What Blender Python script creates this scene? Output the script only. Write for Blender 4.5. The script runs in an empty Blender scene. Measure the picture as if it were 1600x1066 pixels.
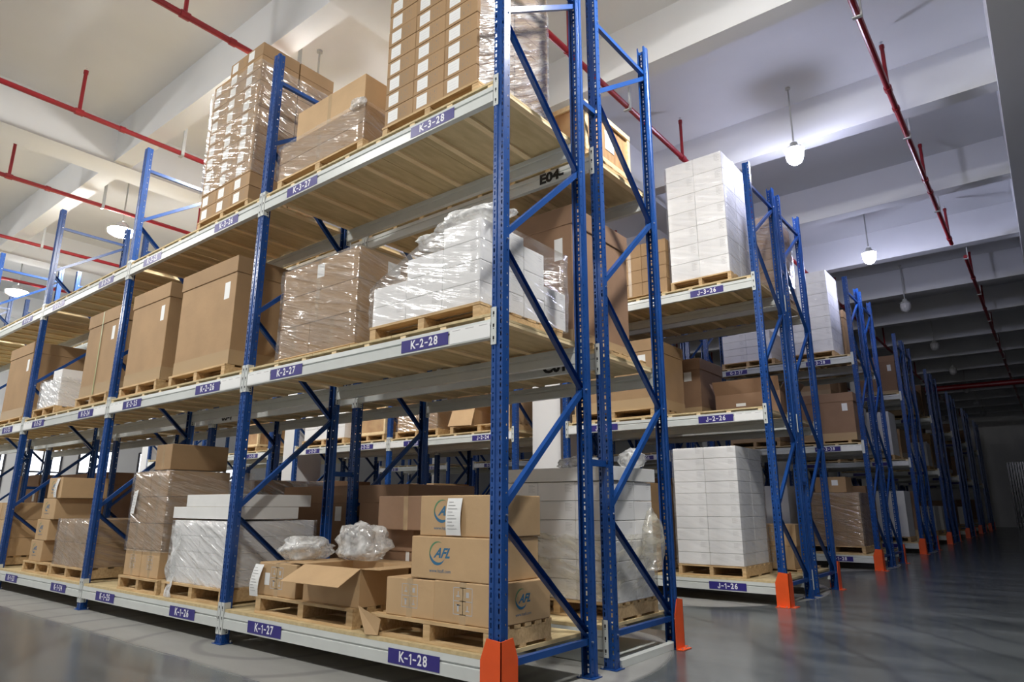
import bpy, bmesh, math, random
from mathutils import Vector, Matrix, noise
R = random.Random(7)
C = bpy.context.scene.collection
sc = bpy.context.scene

# ------------------------------------------------------------ camera, world, exposure
cam = bpy.data.objects.new('camera', bpy.data.cameras.new('camera'))
C.objects.link(cam)
cam.data.sensor_width = 36.0
cam.data.lens = 1042.7 / 1600 * 36.0
cam.data.clip_end = 200
YAW, PITCH, ROLL = 0.6734, 0.2438, 0.0025
fw = Vector((-math.sin(YAW) * math.cos(PITCH), math.cos(YAW) * math.cos(PITCH), math.sin(PITCH)))
rt = Vector((math.cos(YAW), math.sin(YAW), 0)); up = rt.cross(fw)
c_, s_ = math.cos(ROLL), math.sin(ROLL)
rt, up = c_ * rt + s_ * up, -s_ * rt + c_ * up
cam.matrix_world = Matrix((( rt.x, up.x, -fw.x, 2.5596), (rt.y, up.y, -fw.y, -3.0608), (rt.z, up.z, -fw.z, 1.0763), (0, 0, 0, 1)))
sc.camera = cam
w = bpy.data.worlds.new('world'); sc.world = w; w.use_nodes = True
w.node_tree.nodes['Background'].inputs[0].default_value = (.6, .65, .75, 1)
w.node_tree.nodes['Background'].inputs[1].default_value = 0.0
sc.view_settings.view_transform = 'Standard'; sc.view_settings.look = 'None'
sc.view_settings.gamma = 1; sc.view_settings.use_curve_mapping = False
sc.view_settings.exposure = 0.0
sc.cycles.max_bounces = 10; sc.cycles.diffuse_bounces = 5; sc.cycles.transparent_max_bounces = 24
sc.cycles.sample_clamp_indirect = 6
DISC_E, BULB_E = 410.0, 185.0       # brightness of the disc lamps and of the lit jar lamps, the added one too
WARM = (1.0, .975, .935); COOL = (.72, .74, 1.0)

# ------------------------------------------------------------ materials
def mat(name, col, rough=.5, metal=0., var=0., nscale=8., stretch=(1, 1, 1), bump=0., bscale=60., rnd=0., emit=None, es=0., spec=.5, col2=None, ncon=(.35, .65)):
    m = bpy.data.materials.new(name); m.use_nodes = True
    nt = m.node_tree; b = nt.nodes['Principled BSDF']; L = nt.links
    b.inputs['Base Color'].default_value = (*col, 1); b.inputs['Roughness'].default_value = rough
    b.inputs['Metallic'].default_value = metal; b.inputs['Specular IOR Level'].default_value = spec
    out = None
    if var or col2 or bump:
        tc = nt.nodes.new('ShaderNodeTexCoord'); mp = nt.nodes.new('ShaderNodeMapping')
        mp.inputs['Scale'].default_value = stretch; L.new(tc.outputs['Object'], mp.inputs[0])
    if var or col2:
        n = nt.nodes.new('ShaderNodeTexNoise'); n.inputs['Scale'].default_value = nscale; n.inputs['Detail'].default_value = 5
        L.new(mp.outputs[0], n.inputs['Vector'])
        cr = nt.nodes.new('ShaderNodeValToRGB'); L.new(n.outputs['Fac'], cr.inputs[0])
        cr.color_ramp.elements[0].position, cr.color_ramp.elements[1].position = ncon
        c2 = col2 or tuple(x * (1 - var) for x in col)
        cr.color_ramp.elements[0].color = (*c2, 1); cr.color_ramp.elements[1].color = (*col, 1)
        out = cr.outputs[0]; L.new(out, b.inputs['Base Color'])
    if rnd:
        oi = nt.nodes.new('ShaderNodeObjectInfo'); hs = nt.nodes.new('ShaderNodeHueSaturation')
        mr = nt.nodes.new('ShaderNodeMapRange'); mr.inputs[3].default_value = 1 - rnd; mr.inputs[4].default_value = 1 + rnd * .6
        L.new(oi.outputs['Random'], mr.inputs[0]); L.new(mr.outputs[0], hs.inputs['Value'])
        if out: L.new(out, hs.inputs['Color'])
        else: hs.inputs['Color'].default_value = (*col, 1)
        L.new(hs.outputs[0], b.inputs['Base Color'])
    if bump:
        n2 = nt.nodes.new('ShaderNodeTexNoise'); n2.inputs['Scale'].default_value = bscale; n2.inputs['Detail'].default_value = 4
        L.new(mp.outputs[0], n2.inputs['Vector'])
        bp = nt.nodes.new('ShaderNodeBump'); bp.inputs['Strength'].default_value = bump; bp.inputs['Distance'].default_value = .01
        L.new(n2.outputs['Fac'], bp.inputs['Height']); L.new(bp.outputs[0], b.inputs['Normal'])
    if emit:
        b.inputs['Emission Color'].default_value = (*emit, 1); b.inputs['Emission Strength'].default_value = es
    return m

M = {}
M['blue'] = mat('blue_paint', (.010, .070, .29), .28, var=.25, nscale=3, bump=.05, bscale=30)
M['beam'] = mat('beam_paint', (.63, .66, .64), .33, var=.06, nscale=5)
M['dark'] = mat('hole_dark', (.008, .008, .012), .8)
M['zinc'] = mat('zinc', (.7, .7, .72), .3, metal=.9)
M['pine'] = mat('pine', (.66, .47, .25), .7, col2=(.50, .33, .16), nscale=5, stretch=(1, 9, 9), bump=.2, rnd=.12)
M['piney'] = mat('pine_batten', (.92, .75, .46), .7, col2=(.80, .62, .36), nscale=5, stretch=(9, 1, 9), bump=.2, rnd=.08)
M['ply'] = mat('plywood', (.66, .53, .30), .7, col2=(.54, .42, .22), nscale=4, stretch=(5, 1, 5), bump=.15, rnd=.08)
M['card'] = mat('cardboard', (.40, .255, .13), .75, var=.12, nscale=3, bump=.12, bscale=25, rnd=.10)
M['card2'] = mat('cardboard_red', (.31, .185, .110), .72, var=.12, nscale=3, bump=.12, bscale=25, rnd=.10)
M['card3'] = mat('cardboard_light', (.56, .375, .20), .75, var=.10, nscale=4, bump=.15, bscale=25, rnd=.08)
M['white'] = mat('white_carton', (.90, .90, .90), .55, var=.04, nscale=4, bump=.1, bscale=20, rnd=.05)
M['tape'] = mat('tape', (.42, .29, .16), .25, var=.2, nscale=12)
M['cleartape'] = mat('clear_tape', (.50, .36, .21), .15)
M['paper'] = mat('paper', (.84, .85, .84), .6)
M['ink'] = mat('ink', (.12, .11, .11), .7)
M['inkl'] = mat('ink_light', (.30, .24, .18), .8)
M['inkg'] = mat('ink_grey', (.50, .50, .50), .8)
M['black'] = mat('stencil_black', (.012, .012, .012), .6)
M['navy'] = mat('navy_label', (.030, .022, .20), .4)
M['letter'] = mat('label_letters', (.85, .86, .9), .5)
M['orange'] = mat('orange_paint', (.86, .105, .018), .38, var=.1, nscale=6)
M['red'] = mat('red_pipe', (.27, .010, .018), .35, var=.2, nscale=4)
M['grey'] = mat('lamp_grey', (.45, .46, .45), .4)
M['slab'] = mat('ceiling_plaster', (.76, .775, .79), .9, var=.07, nscale=.6, bump=.1, bscale=6)
M['wall'] = mat('wall_plaster', (.80, .80, .80), .85, var=.04, nscale=1)
M['green'] = mat('logo_green', (.10, .26, .13), .7)
M['logob'] = mat('logo_blue', (.03, .15, .28), .7)
M['disc'] = mat('lamp_disc_glow', (.9, .9, .9), .4, emit=WARM, es=DISC_E)
M['bulb'] = mat('lamp_bulb_glow', (.9, .9, .9), .4, emit=COOL, es=BULB_E)
M['glassoff'] = mat('lamp_glass_unlit', (.5, .5, .52), .1, spec=1.)
M['window'] = mat('window_daylight', (.8, .85, .9), .4, emit=(.9, .95, 1.), es=2.2)
M['frame'] = mat('window_frame', (.05, .05, .06), .5)
M['crate'] = mat('crate_wood', (.62, .40, .20), .65, col2=(.45, .25, .12), nscale=4, stretch=(1, 6, 1), rnd=.1)
M['strap'] = mat('strap_green', (.35, .42, .18), .4)
M['foam'] = mat('white_foam', (.82, .82, .80), .6, var=.04)
M['panel'] = mat('clear_panel', (.06, .065, .075), .2)

def film_mat(name, haze, gloss, stretch, rot=(0, .5, 0), col=(.95, .95, .95), bump=.035, rough=.16):
    m = bpy.data.materials.new(name); m.use_nodes = True
    nt = m.node_tree; L = nt.links; nt.nodes.clear()
    o = nt.nodes.new('ShaderNodeOutputMaterial')
    tc = nt.nodes.new('ShaderNodeTexCoord'); mp = nt.nodes.new('ShaderNodeMapping'); mp.vector_type = 'TEXTURE'; mp.inputs['Scale'].default_value = tuple(1 / q for q in stretch)
    mp.inputs['Rotation'].default_value = rot
    L.new(tc.outputs['Object'], mp.inputs[0])
    n = nt.nodes.new('ShaderNodeTexNoise'); n.inputs['Scale'].default_value = 3; n.inputs['Detail'].default_value = 2.5; n.inputs['Distortion'].default_value = .3
    L.new(mp.outputs[0], n.inputs['Vector'])
    bp = nt.nodes.new('ShaderNodeBump'); bp.inputs['Strength'].default_value = .9; bp.inputs['Distance'].default_value = bump
    L.new(n.outputs['Fac'], bp.inputs['Height'])
    g = nt.nodes.new('ShaderNodeBsdfGlossy'); g.inputs['Roughness'].default_value = rough; g.inputs['Color'].default_value = (1, 1, 1, 1)
    L.new(bp.outputs[0], g.inputs['Normal'])
    d = nt.nodes.new('ShaderNodeBsdfDiffuse'); d.inputs['Color'].default_value = (*col, 1); L.new(bp.outputs[0], d.inputs['Normal'])
    t = nt.nodes.new('ShaderNodeBsdfTransparent')
    # streaks hold a little more haze
    mr = nt.nodes.new('ShaderNodeMapRange'); mr.inputs[1].default_value = .42; mr.inputs[2].default_value = .72
    mr.inputs[3].default_value = haze * .45; mr.inputs[4].default_value = min(.9, haze * 2.6)
    L.new(n.outputs['Fac'], mr.inputs[0])
    m1 = nt.nodes.new('ShaderNodeMixShader'); L.new(mr.outputs[0], m1.inputs[0]); L.new(t.outputs[0], m1.inputs[1]); L.new(d.outputs[0], m1.inputs[2])
    fr = nt.nodes.new('ShaderNodeFresnel'); fr.inputs['IOR'].default_value = 1.45; L.new(bp.outputs[0], fr.inputs['Normal'])
    ad = nt.nodes.new('ShaderNodeMath'); ad.operation = 'MULTIPLY_ADD'; ad.inputs[1].default_value = .5; ad.inputs[2].default_value = gloss
    L.new(fr.outputs[0], ad.inputs[0])
    mn = nt.nodes.new('ShaderNodeMath'); mn.operation = 'MINIMUM'; mn.inputs[1].default_value = max(.3, gloss * 1.5); L.new(ad.outputs[0], mn.inputs[0]); ad = mn
    m2 = nt.nodes.new('ShaderNodeMixShader'); L.new(ad.outputs[0], m2.inputs[0]); L.new(m1.outputs[0], m2.inputs[1]); L.new(g.outputs[0], m2.inputs[2])
    L.new(m2.outputs[0], o.inputs['Surface'])
    return m
M['film'] = film_mat('stretch_film', .06, .13, (.7, .7, 6.5), (-.25, .30, 0), bump=.045, rough=.15)
M['filml'] = film_mat('stretch_film_light', .035, .035, (.7, .7, 6.5), (-.25, .30, 0), bump=.035, rough=.17)
M['films'] = film_mat('stretch_film_silver', .20, .34, (.9, .9, 8), (.55, .3, 0), bump=.045, rough=.15)
M['filmh'] = film_mat('stretch_film_heavy', .2, .07, (.9, .9, 7), (-.35, .40, 0), bump=.05, rough=.16)
M['bag'] = film_mat('plastic_bag', .62, .05, (4, 4, 4), (0, 0, 0), (.93, .94, .93), bump=.012, rough=.2)
M['bagy'] = film_mat('plastic_bag_yellow', .24, .05, (1.5, 1.5, 5), (.3, .3, 0), (.80, .75, .60), bump=.012, rough=.2)

# polished concrete, unpolished and lighter in the bays under and round the racks
def floor_mat():
    m = bpy.data.materials.new('polished_concrete'); m.use_nodes = True
    nt = m.node_tree; L = nt.links; b = nt.nodes['Principled BSDF']
    def N(t, **k):
        n = nt.nodes.new(t)
        for a, v in k.items(): setattr(n, a, v)
        return n
    def mth(op, a, bb=None, cc=None):
        n = N('ShaderNodeMath', operation=op)
        for i, v in enumerate((a, bb, cc)):
            if v is None: continue
            if isinstance(v, (int, float)): n.inputs[i].default_value = v
            else: L.new(v, n.inputs[i])
        return n.outputs[0]
    tc = N('ShaderNodeTexCoord'); sp = N('ShaderNodeSeparateXYZ'); L.new(tc.outputs['Object'], sp.inputs[0])
    X, Y = sp.outputs[0], sp.outputs[1]
    wob = N('ShaderNodeTexNoise'); wob.inputs['Scale'].default_value = .9; L.new(tc.outputs['Object'], wob.inputs['Vector'])
    mask = None
    for yc, xe, rad in ((1.12, .12, 1.55), (6.3, -.1, 1.95), (11.75, -.15, 1.9), (17.3, -.2, 1.9), (23.1, -.3, 1.9)):
        dx = mth('MAXIMUM', mth('SUBTRACT', X, xe - rad * .55), 0.0)
        dx = mth('MULTIPLY', dx, 1.55)
        dy = mth('SUBTRACT', Y, yc)
        d = mth('SQRT', mth('ADD', mth('MULTIPLY', dx, dx), mth('MULTIPLY', dy, dy)))
        d = mth('ADD', d, mth('MULTIPLY', wob.outputs['Fac'], .12))
        k = N('ShaderNodeMapRange'); k.inputs[1].default_value = rad + .10; k.inputs[2].default_value = rad + .02
        L.new(d, k.inputs[0])
        mask = k.outputs[0] if mask is None else mth('MAXIMUM', mask, k.outputs[0])
    n1 = N('ShaderNodeTexNoise'); n1.inputs['Scale'].default_value = 1.1; n1.inputs['Detail'].default_value = 8; n1.inputs['Roughness'].default_value = .62
    mp = N('ShaderNodeMapping'); mp.inputs['Scale'].default_value = (.45, 1.5, 1); mp.inputs['Rotation'].default_value = (0, 0, .15)
    L.new(tc.outputs['Object'], mp.inputs[0]); L.new(mp.outputs[0], n1.inputs['Vector'])
    cr = N('ShaderNodeValToRGB'); L.new(n1.outputs['Fac'], cr.inputs[0])
    cr.color_ramp.elements[0].position = .3; cr.color_ramp.elements[1].position = .72
    cr.color_ramp.elements[0].color = (.065, .075, .08, 1); cr.color_ramp.elements[1].color = (.15, .165, .17, 1)
    cr2 = N('ShaderNodeValToRGB'); L.new(n1.outputs['Fac'], cr2.inputs[0])
    cr2.color_ramp.elements[0].position = .3; cr2.color_ramp.elements[1].position = .7
    cr2.color_ramp.elements[0].color = (.25, .25, .235, 1); cr2.color_ramp.elements[1].color = (.34, .34, .325, 1)
    mx = N('ShaderNodeMix', data_type='RGBA'); L.new(mask, mx.inputs[0]); L.new(cr.outputs[0], mx.inputs[6]); L.new(cr2.outputs[0], mx.inputs[7])
    # dark tyre marks curling round the rack ends
    wv = N('ShaderNodeTexWave', wave_type='RINGS', rings_direction='Z'); wv.inputs['Scale'].default_value = .55; wv.inputs['Distortion'].default_value = 5
    wv.inputs['Detail'].default_value = 2; wv.inputs['Detail Scale'].default_value = .7
    mp2 = N('ShaderNodeMapping'); mp2.inputs['Location'].default_value = (2.6, -.2, 0); L.new(tc.outputs['Object'], mp2.inputs[0]); L.new(mp2.outputs[0], wv.inputs['Vector'])
    cr3 = N('ShaderNodeValToRGB'); L.new(wv.outputs['Fac'], cr3.inputs[0])
    cr3.color_ramp.elements[0].position = 0; cr3.color_ramp.elements[0].color = (.72, .72, .74, 1)
    cr3.color_ramp.elements[1].position = .10; cr3.color_ramp.elements[1].color = (1, 1, 1, 1)
    mu = N('ShaderNodeMix', data_type='RGBA', blend_type='MULTIPLY'); mu.inputs[0].default_value = 1.
    L.new(mx.outputs[2], mu.inputs[6]); L.new(cr3.outputs[0], mu.inputs[7])
    L.new(mu.outputs[2], b.inputs['Base Color'])
    rg = N('ShaderNodeMapRange'); rg.inputs[1].default_value = .3; rg.inputs[2].default_value = .75; rg.inputs[3].default_value = .17; rg.inputs[4].default_value = .27
    L.new(n1.outputs['Fac'], rg.inputs[0])
    r2 = mth('MAXIMUM', rg.outputs[0], mth('MULTIPLY', mask, .5)); L.new(r2, b.inputs['Roughness'])
    return m
M['floor'] = floor_mat()

# ------------------------------------------------------------ mesh helpers
class MB:
    def __init__(s): s.v = []; s.f = []; s.m = []; s.mats = []
    def mi(s, k):
        if k not in s.mats: s.mats.append(k)
        return s.mats.index(k)
    def face(s, pts, k):
        b = len(s.v); s.v += [tuple(p) for p in pts]; s.f.append(tuple(range(b, b + len(pts)))); s.m.append(s.mi(k))
    def box(s, x0, x1, y0, y1, z0, z1, k):
        b = len(s.v)
        s.v += [(x, y, z) for z in (z0, z1) for y in (y0, y1) for x in (x0, x1)]
        for q in ((0, 2, 3, 1), (4, 5, 7, 6), (0, 1, 5, 4), (2, 6, 7, 3), (0, 4, 6, 2), (1, 3, 7, 5)):
            s.f.append(tuple(b + i for i in q)); s.m.append(s.mi(k))
    def prism(s, prof, a, bb, axis, k, caps=True):
        """prof: closed list of 2D points extruded along axis ('x': (y,z); 'y': (x,z); 'z': (x,y))"""
        def P(p, t): return {'x': (t, p[0], p[1]), 'y': (p[0], t, p[1]), 'z': (p[0], p[1], t)}[axis]
        b = len(s.v); n = len(prof)
        s.v += [P(p, a) for p in prof] + [P(p, bb) for p in prof]; i = s.mi(k)
        for j in range(n):
            q = (j + 1) % n; s.f.append((b + j, b + q, b + n + q, b + n + j)); s.m.append(i)
        if caps:
            s.f.append(tuple(b + j for j in range(n))); s.m.append(i); s.f.append(tuple(b + n + j for j in reversed(range(n)))); s.m.append(i)
    def tube(s, p, q, r, k, n=10, r2=None):
        p = Vector(p); q = Vector(q); d = (q - p).normalized()
        a = d.orthogonal().normalized(); c = d.cross(a); b = len(s.v); i = s.mi(k); r2 = r if r2 is None else r2
        for (o, rr) in ((p, r), (q, r2)):
            for j in range(n):
                t = 2 * math.pi * j / n; s.v.append(tuple(o + a * math.cos(t) * rr + c * math.sin(t) * rr))
        for j in range(n):
            q2 = (j + 1) % n; s.f.append((b + j, b + q2, b + n + q2, b + n + j)); s.m.append(i)
        s.f.append(tuple(b + j for j in reversed(range(n)))); s.m.append(i); s.f.append(tuple(b + n + j for j in range(n))); s.m.append(i)
    def lathe(s, prof, k, n=24, c=(0, 0, 0)):
        b = len(s.v); i = s.mi(k)
        for (r, z) in prof:
            for j in range(n):
                t = 2 * math.pi * j / n; s.v.append((c[0] + r * math.cos(t), c[1] + r * math.sin(t), c[2] + z))
        for a in range(len(prof) - 1):
            for j in range(n):
                q = (j + 1) % n; s.f.append((b + a * n + j, b + a * n + q, b + (a + 1) * n + q, b + (a + 1) * n + j)); s.m.append(i)
    def add(s, verts, faces, k, T=lambda p: p):
        b = len(s.v); i = s.mi(k); s.v += [tuple(T(p)) for p in verts]
        for f in faces: s.f.append(tuple(b + j for j in f)); s.m.append(i)
    def mesh(s, name, bevel=0, smooth=False):
        me = bpy.data.meshes.new(name); me.from_pydata(s.v, [], s.f)
        for k in s.mats: me.materials.append(M[k])
        me.polygons.foreach_set('material_index', s.m)
        if smooth: me.polygons.foreach_set('use_smooth', [True] * len(s.f))
        me.update()
        if bevel:
            bm = bmesh.new(); bm.from_mesh(me); bmesh.ops.remove_doubles(bm, verts=bm.verts, dist=1e-5)
            bmesh.ops.bevel(bm, geom=list(bm.edges), offset=bevel, segments=2, affect='EDGES', profile=.5)
            bm.to_mesh(me); bm.free()
        return me
    def obj(s, name, parent=None, loc=(0, 0, 0), bevel=0, smooth=False):
        return put(name, s.mesh(name, bevel, smooth), parent, loc)

def put(name, me, parent=None, loc=(0, 0, 0), rz=0.):
    o = bpy.data.objects.new(name, me); C.objects.link(o); o.location = loc; o.rotation_euler = (0, 0, rz)
    if parent: o.parent = parent
    return o
LAB = {}
def tag(o, label, cat, group=None):
    n = len(label.split())
    if label in LAB: print('DUPLICATE LABEL', label)
    if n > 16 or n < 4: print('LABEL LENGTH', n, label)
    LAB[label] = 1
    o['label'] = label; o['category'] = cat
    if group: o['group'] = group
    return o
def struct(o): o['kind'] = 'structure'; return o
def copy_tree(o, parent=None):
    c = o.copy(); C.objects.link(c)
    if parent: c.parent = parent
    for ch in KIDS.get(o.name, []): copy_tree(ch, c)
    return c
KIDS = {}
def kid(parent, o): KIDS.setdefault(parent.name, []).append(o); return o

_T = {}
def text_geo(s, size, shear=0., bold=0., font_space=1.):
    key = (s, size, shear, bold)
    if key in _T: return _T[key]
    cu = bpy.data.curves.new('t', 'FONT'); cu.body = s; cu.size = size; cu.shear = shear; cu.offset = bold
    cu.align_x = 'CENTER'; cu.align_y = 'CENTER'; cu.resolution_u = 3; cu.space_character = font_space
    o = bpy.data.objects.new('t', cu); C.objects.link(o)
    dg = bpy.context.evaluated_depsgraph_get()
    me = bpy.data.meshes.new_from_object(o.evaluated_get(dg))
    r = ([tuple(v.co) for v in me.vertices], [tuple(p.vertices) for p in me.polygons])
    bpy.data.objects.remove(o); bpy.data.curves.remove(cu); bpy.data.meshes.remove(me)
    _T[key] = r; return r
def text_on(mb, s, size, k, x, y, z, shear=0., bold=0., axis='y', sx=1.):
    """lettering facing -y (axis 'y') or +x (axis 'x') centred at x,y,z"""
    v, f = text_geo(s, size, shear, bold)
    if axis == 'y': mb.add(v, f, k, lambda p: (x + p[0] * sx, y, z + p[1]))
    else: mb.add(v, f, k, lambda p: (x, y + p[0] * sx, z + p[1]))

# ------------------------------------------------------------ the room
def slab(name, x0, x1, y0, y1, z0, z1, k):
    b = MB(); b.box(x0, x1, y0, y1, z0, z1, k); return struct(b.obj(name))
XL, XR, YN, YF, ZC = -27.0, 13.0, -11.0, 46.6, 7.1
slab('floor', XL - .3, XR + .3, YN - .3, YF + .3, -.2, 0, 'floor')
slab('ceiling', XL - .3, XR + .3, YN - .3, YF + .3, ZC, ZC + .25, 'slab')
slab('wall_far', XL, XR, YF, YF + .25, 0, ZC, 'wall')
slab('wall_near', XL, XR, YN - .25, YN, 0, ZC, 'wall')
slab('wall_east', XR, XR + .25, YN, YF, 0, ZC, 'wall')
slab('wall_west', XL - .25, XL, YN, YF, 0, ZC, 'wall')
BEAM_Y = [.52 + 3.1 * i for i in range(-3, 15)]
for y in BEAM_Y:
    slab('ceiling_beam', XL, XR, y, y + .26, 6.42, ZC, 'slab')
for (x0, x1, z) in ((2.74, 3.45, 6.2), (-2.78, -2.25, 6.36), (-9.0, -8.45, 6.4), (-15.0, -14.5, 6.4), (-21, -20.5, 6.4), (9.2, 9.8, 6.3)):
    slab('ceiling_girder', x0, x1, YN, YF, z, ZC, 'slab')
for y in (5.2, 16.3, 27.6, 38.9):
    for x in (-3.62, -10.3, -17.2):
        slab('column', x, x + .52, y, y + .6, 0, 6.36, 'wall')
for i, (ya, yb) in enumerate(((3.4, 4.6), (5.2, 6.4), (7.0, 8.2), (9.2, 10.6), (12, 13.4))):
    b = MB(); b.box(XL, XL + .03, ya, yb, 1.4, 3.2, 'window')
    w_ = struct(b.obj('window_%d' % (i + 1)))
    b = MB()
    for yy in (ya, (ya + yb) / 2, yb): b.box(XL, XL + .06, yy - .03, yy + .03, 1.4, 3.2, 'frame')
    for zz in (1.4, 2.3, 3.2): b.box(XL, XL + .055, ya, yb, zz - .03, zz + .03, 'frame')
    b.obj('window_frame', w_)

# ------------------------------------------------------------ pallet racking
H = 5.47; D = 1.0; GAP = .2254; PH = .08
LV = (.075, 2.05, 3.719)           # foot of each beam's end connector
def post_mesh(fine=True):
    """one upright: omega section 0.09 x 0.07, face at y=0 looking to -y, slots and holes punched through"""
    b = MB(); k = 'blue'
    def strip(p, q, cuts, holes):
        """vertical sheet from 2D point p to q; cuts: fractions; holes: {col index: [(z0,z1)...]} per pitch"""
        P = [(p[0] + (q[0] - p[0]) * t, p[1] + (q[1] - p[1]) * t) for t in cuts]
        n = int(H / PH)
        for c in range(len(cuts) - 1):
            a, d = P[c], P[c + 1]
            if c not in holes or not fine:
                b.face([(a[0], a[1], 0), (d[0], d[1], 0), (d[0], d[1], H), (a[0], a[1], H)], k); continue
            z = 0.
            for i in range(n):
                for (h0, h1) in holes[c]:
                    s0, s1 = i * PH + h0, i * PH + h1
                    b.face([(a[0], a[1], z), (d[0], d[1], z), (d[0], d[1], s0), (a[0], a[1], s0)], k); z = s1
            b.face([(a[0], a[1], z), (d[0], d[1], z), (d[0], d[1], H), (a[0], a[1], H)], k)
    sl = [(.018, .046), (.060, .071)]
    W = .0447
    strip((-W, 0), (-.013, 0), (0, .30, .66, 1), {1: sl})
    strip((-.013, 0), (-.008, .006), (0, 1), {})
    strip((-.008, .006), (.008, .006), (0, 1), {})
    strip((.008, .006), (.013, 0), (0, 1), {})
    strip((.013, 0), (W, 0), (0, .34, .70, 1), {1: sl})
    for s in (-1, 1):
        strip((s * W, 0), (s * W, .028), (0, 1), {})
        strip((s * W, .028), (s * (W - .007), .034), (0, 1), {})
        strip((s * (W - .007), .034), (s * (W - .007), .070), (0, .38, .62, 1), {1: [(.030, .041)]})
        strip((s * (W - .007), .070), (s * (W - .021), .070), (0, 1), {})
    b.box(-.065, .065, -.02, .09, .001, .007, 'blue')
    b.tube((-.052, -.008, .007), (-.052, -.008, .022), .009, 'zinc', 6)
    b.tube((.052, .078, .007), (.052, .078, .022), .009, 'zinc', 6)
    return b.mesh('post')
POST = post_mesh(); POSTF = post_mesh(False)
def frame_mesh(spacer):
    """bracing of one upright frame: channels zigzag between the two posts; bolts at the nodes"""
    b = MB()
    def chan(y0, z0, y1, z1, side):
        d = Vector((0, y1 - y0, z1 - z0)).normalized(); n = Vector((0, -d.z, d.y)); hw = .019
        A = Vector((0, y0, z0)); B = Vector((0, y1, z1))
        xs = .018 * side
        pr = [(xs, -hw), (xs, hw), (-xs, hw), (-xs, -hw)]      # web at +side, open on the other side
        for (p, q) in ((3, 0), (0, 1), (1, 2)):
            P0, Q0 = pr[p], pr[q]
            th = .0025
            # thin solid plates
            u0 = A + n * P0[1] + Vector((P0[0], 0, 0)); u1 = A + n * Q0[1] + Vector((Q0[0], 0, 0))
            v0 = B + n * P0[1] + Vector((P0[0], 0, 0)); v1 = B + n * Q0[1] + Vector((Q0[0], 0, 0))
            b.face([u0, u1, v1, v0], 'blue')
            inn = Vector((-side * th, 0, 0)) if (p, q) == (0, 1) else n * (th if P0[1] < 0 else -th)
            b.face([u0 + inn, v0 + inn, v1 + inn, u1 + inn], 'blue')
    f, r = .045, .955
    chan(f, .22, r, .22, 1)
    zz = [(r, .26), (f, 1.03), (r, 1.89), (f, 2.75), (r, 3.60), (f, 4.46), (r, 5.13)]
    for i in range(len(zz) - 1):
        (ya, za), (yb, zb) = zz[i], zz[i + 1]
        if yb == f: chan(ya, za - .0, yb, zb - .03, -1)
        else: chan(ya, za + .03, yb, zb - .0, 1)
    chan(f, 5.18, r, 5.18, 1)
    for (y, z) in [(.052, .22), (.948, .22), (.948, 5.18), (.052, 5.18)] + [(.052 if y == f else .948, z) for y, z in zz[1:-1]]:
        b.tube((-.048, y, z), (.048, y, z), .0065, 'zinc', 6)
    if spacer:
        for z in (1.36, 4.25): b.box(-.02, .02, D + .001, D + GAP - .001, z, z + .045, 'blue')
    return b.mesh('bracing')
FRM, FRS = frame_mesh(False), frame_mesh(True)

def plate_text(b, txt, xc, y, zc, h=.060):
    # bold grotesque lettering, glyph by glyph; the 1 and the dashes drawn as bars
    adv = {'-': .040, '1': .034}; tot = sum(adv.get(c, .046) for c in txt); x = xc - tot / 2
    for c in txt:
        w_ = adv.get(c, .046); m = x + w_ / 2
        if c == '-': b.face([(m - .015, y, zc - .005), (m + .015, y, zc - .005), (m + .015, y, zc + .004), (m - .015, y, zc + .004)], 'letter')
        elif c == 'J':
            for (xa, xb, za, zb_) in ((.004, .014, -h / 2 + .006, h / 2), (-.010, .008, -h / 2, -h / 2 + .010), (-.016, -.007, -h / 2 + .004, -h / 2 + .020)):
                b.face([(m + xa, y, zc + za), (m + xb, y, zc + za), (m + xb, y, zc + zb_), (m + xa, y, zc + zb_)], 'letter')
        elif c == '1':
            b.face([(m, y, zc - h / 2), (m + .0095, y, zc - h / 2), (m + .0095, y, zc + h / 2), (m, y, zc + h / 2)], 'letter')
            b.face([(m - .012, y, zc + h / 2 - .018), (m - .0005, y, zc + h / 2 - .012), (m - .0005, y, zc + h / 2), (m - .012, y, zc + h / 2 - .009)], 'letter')
        else:
            v, f = text_geo(c, .083, 0, .0022); b.add(v, f, 'letter', lambda p: (m + p[0] * .9, y, zc + p[1]))
        x += w_
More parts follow.
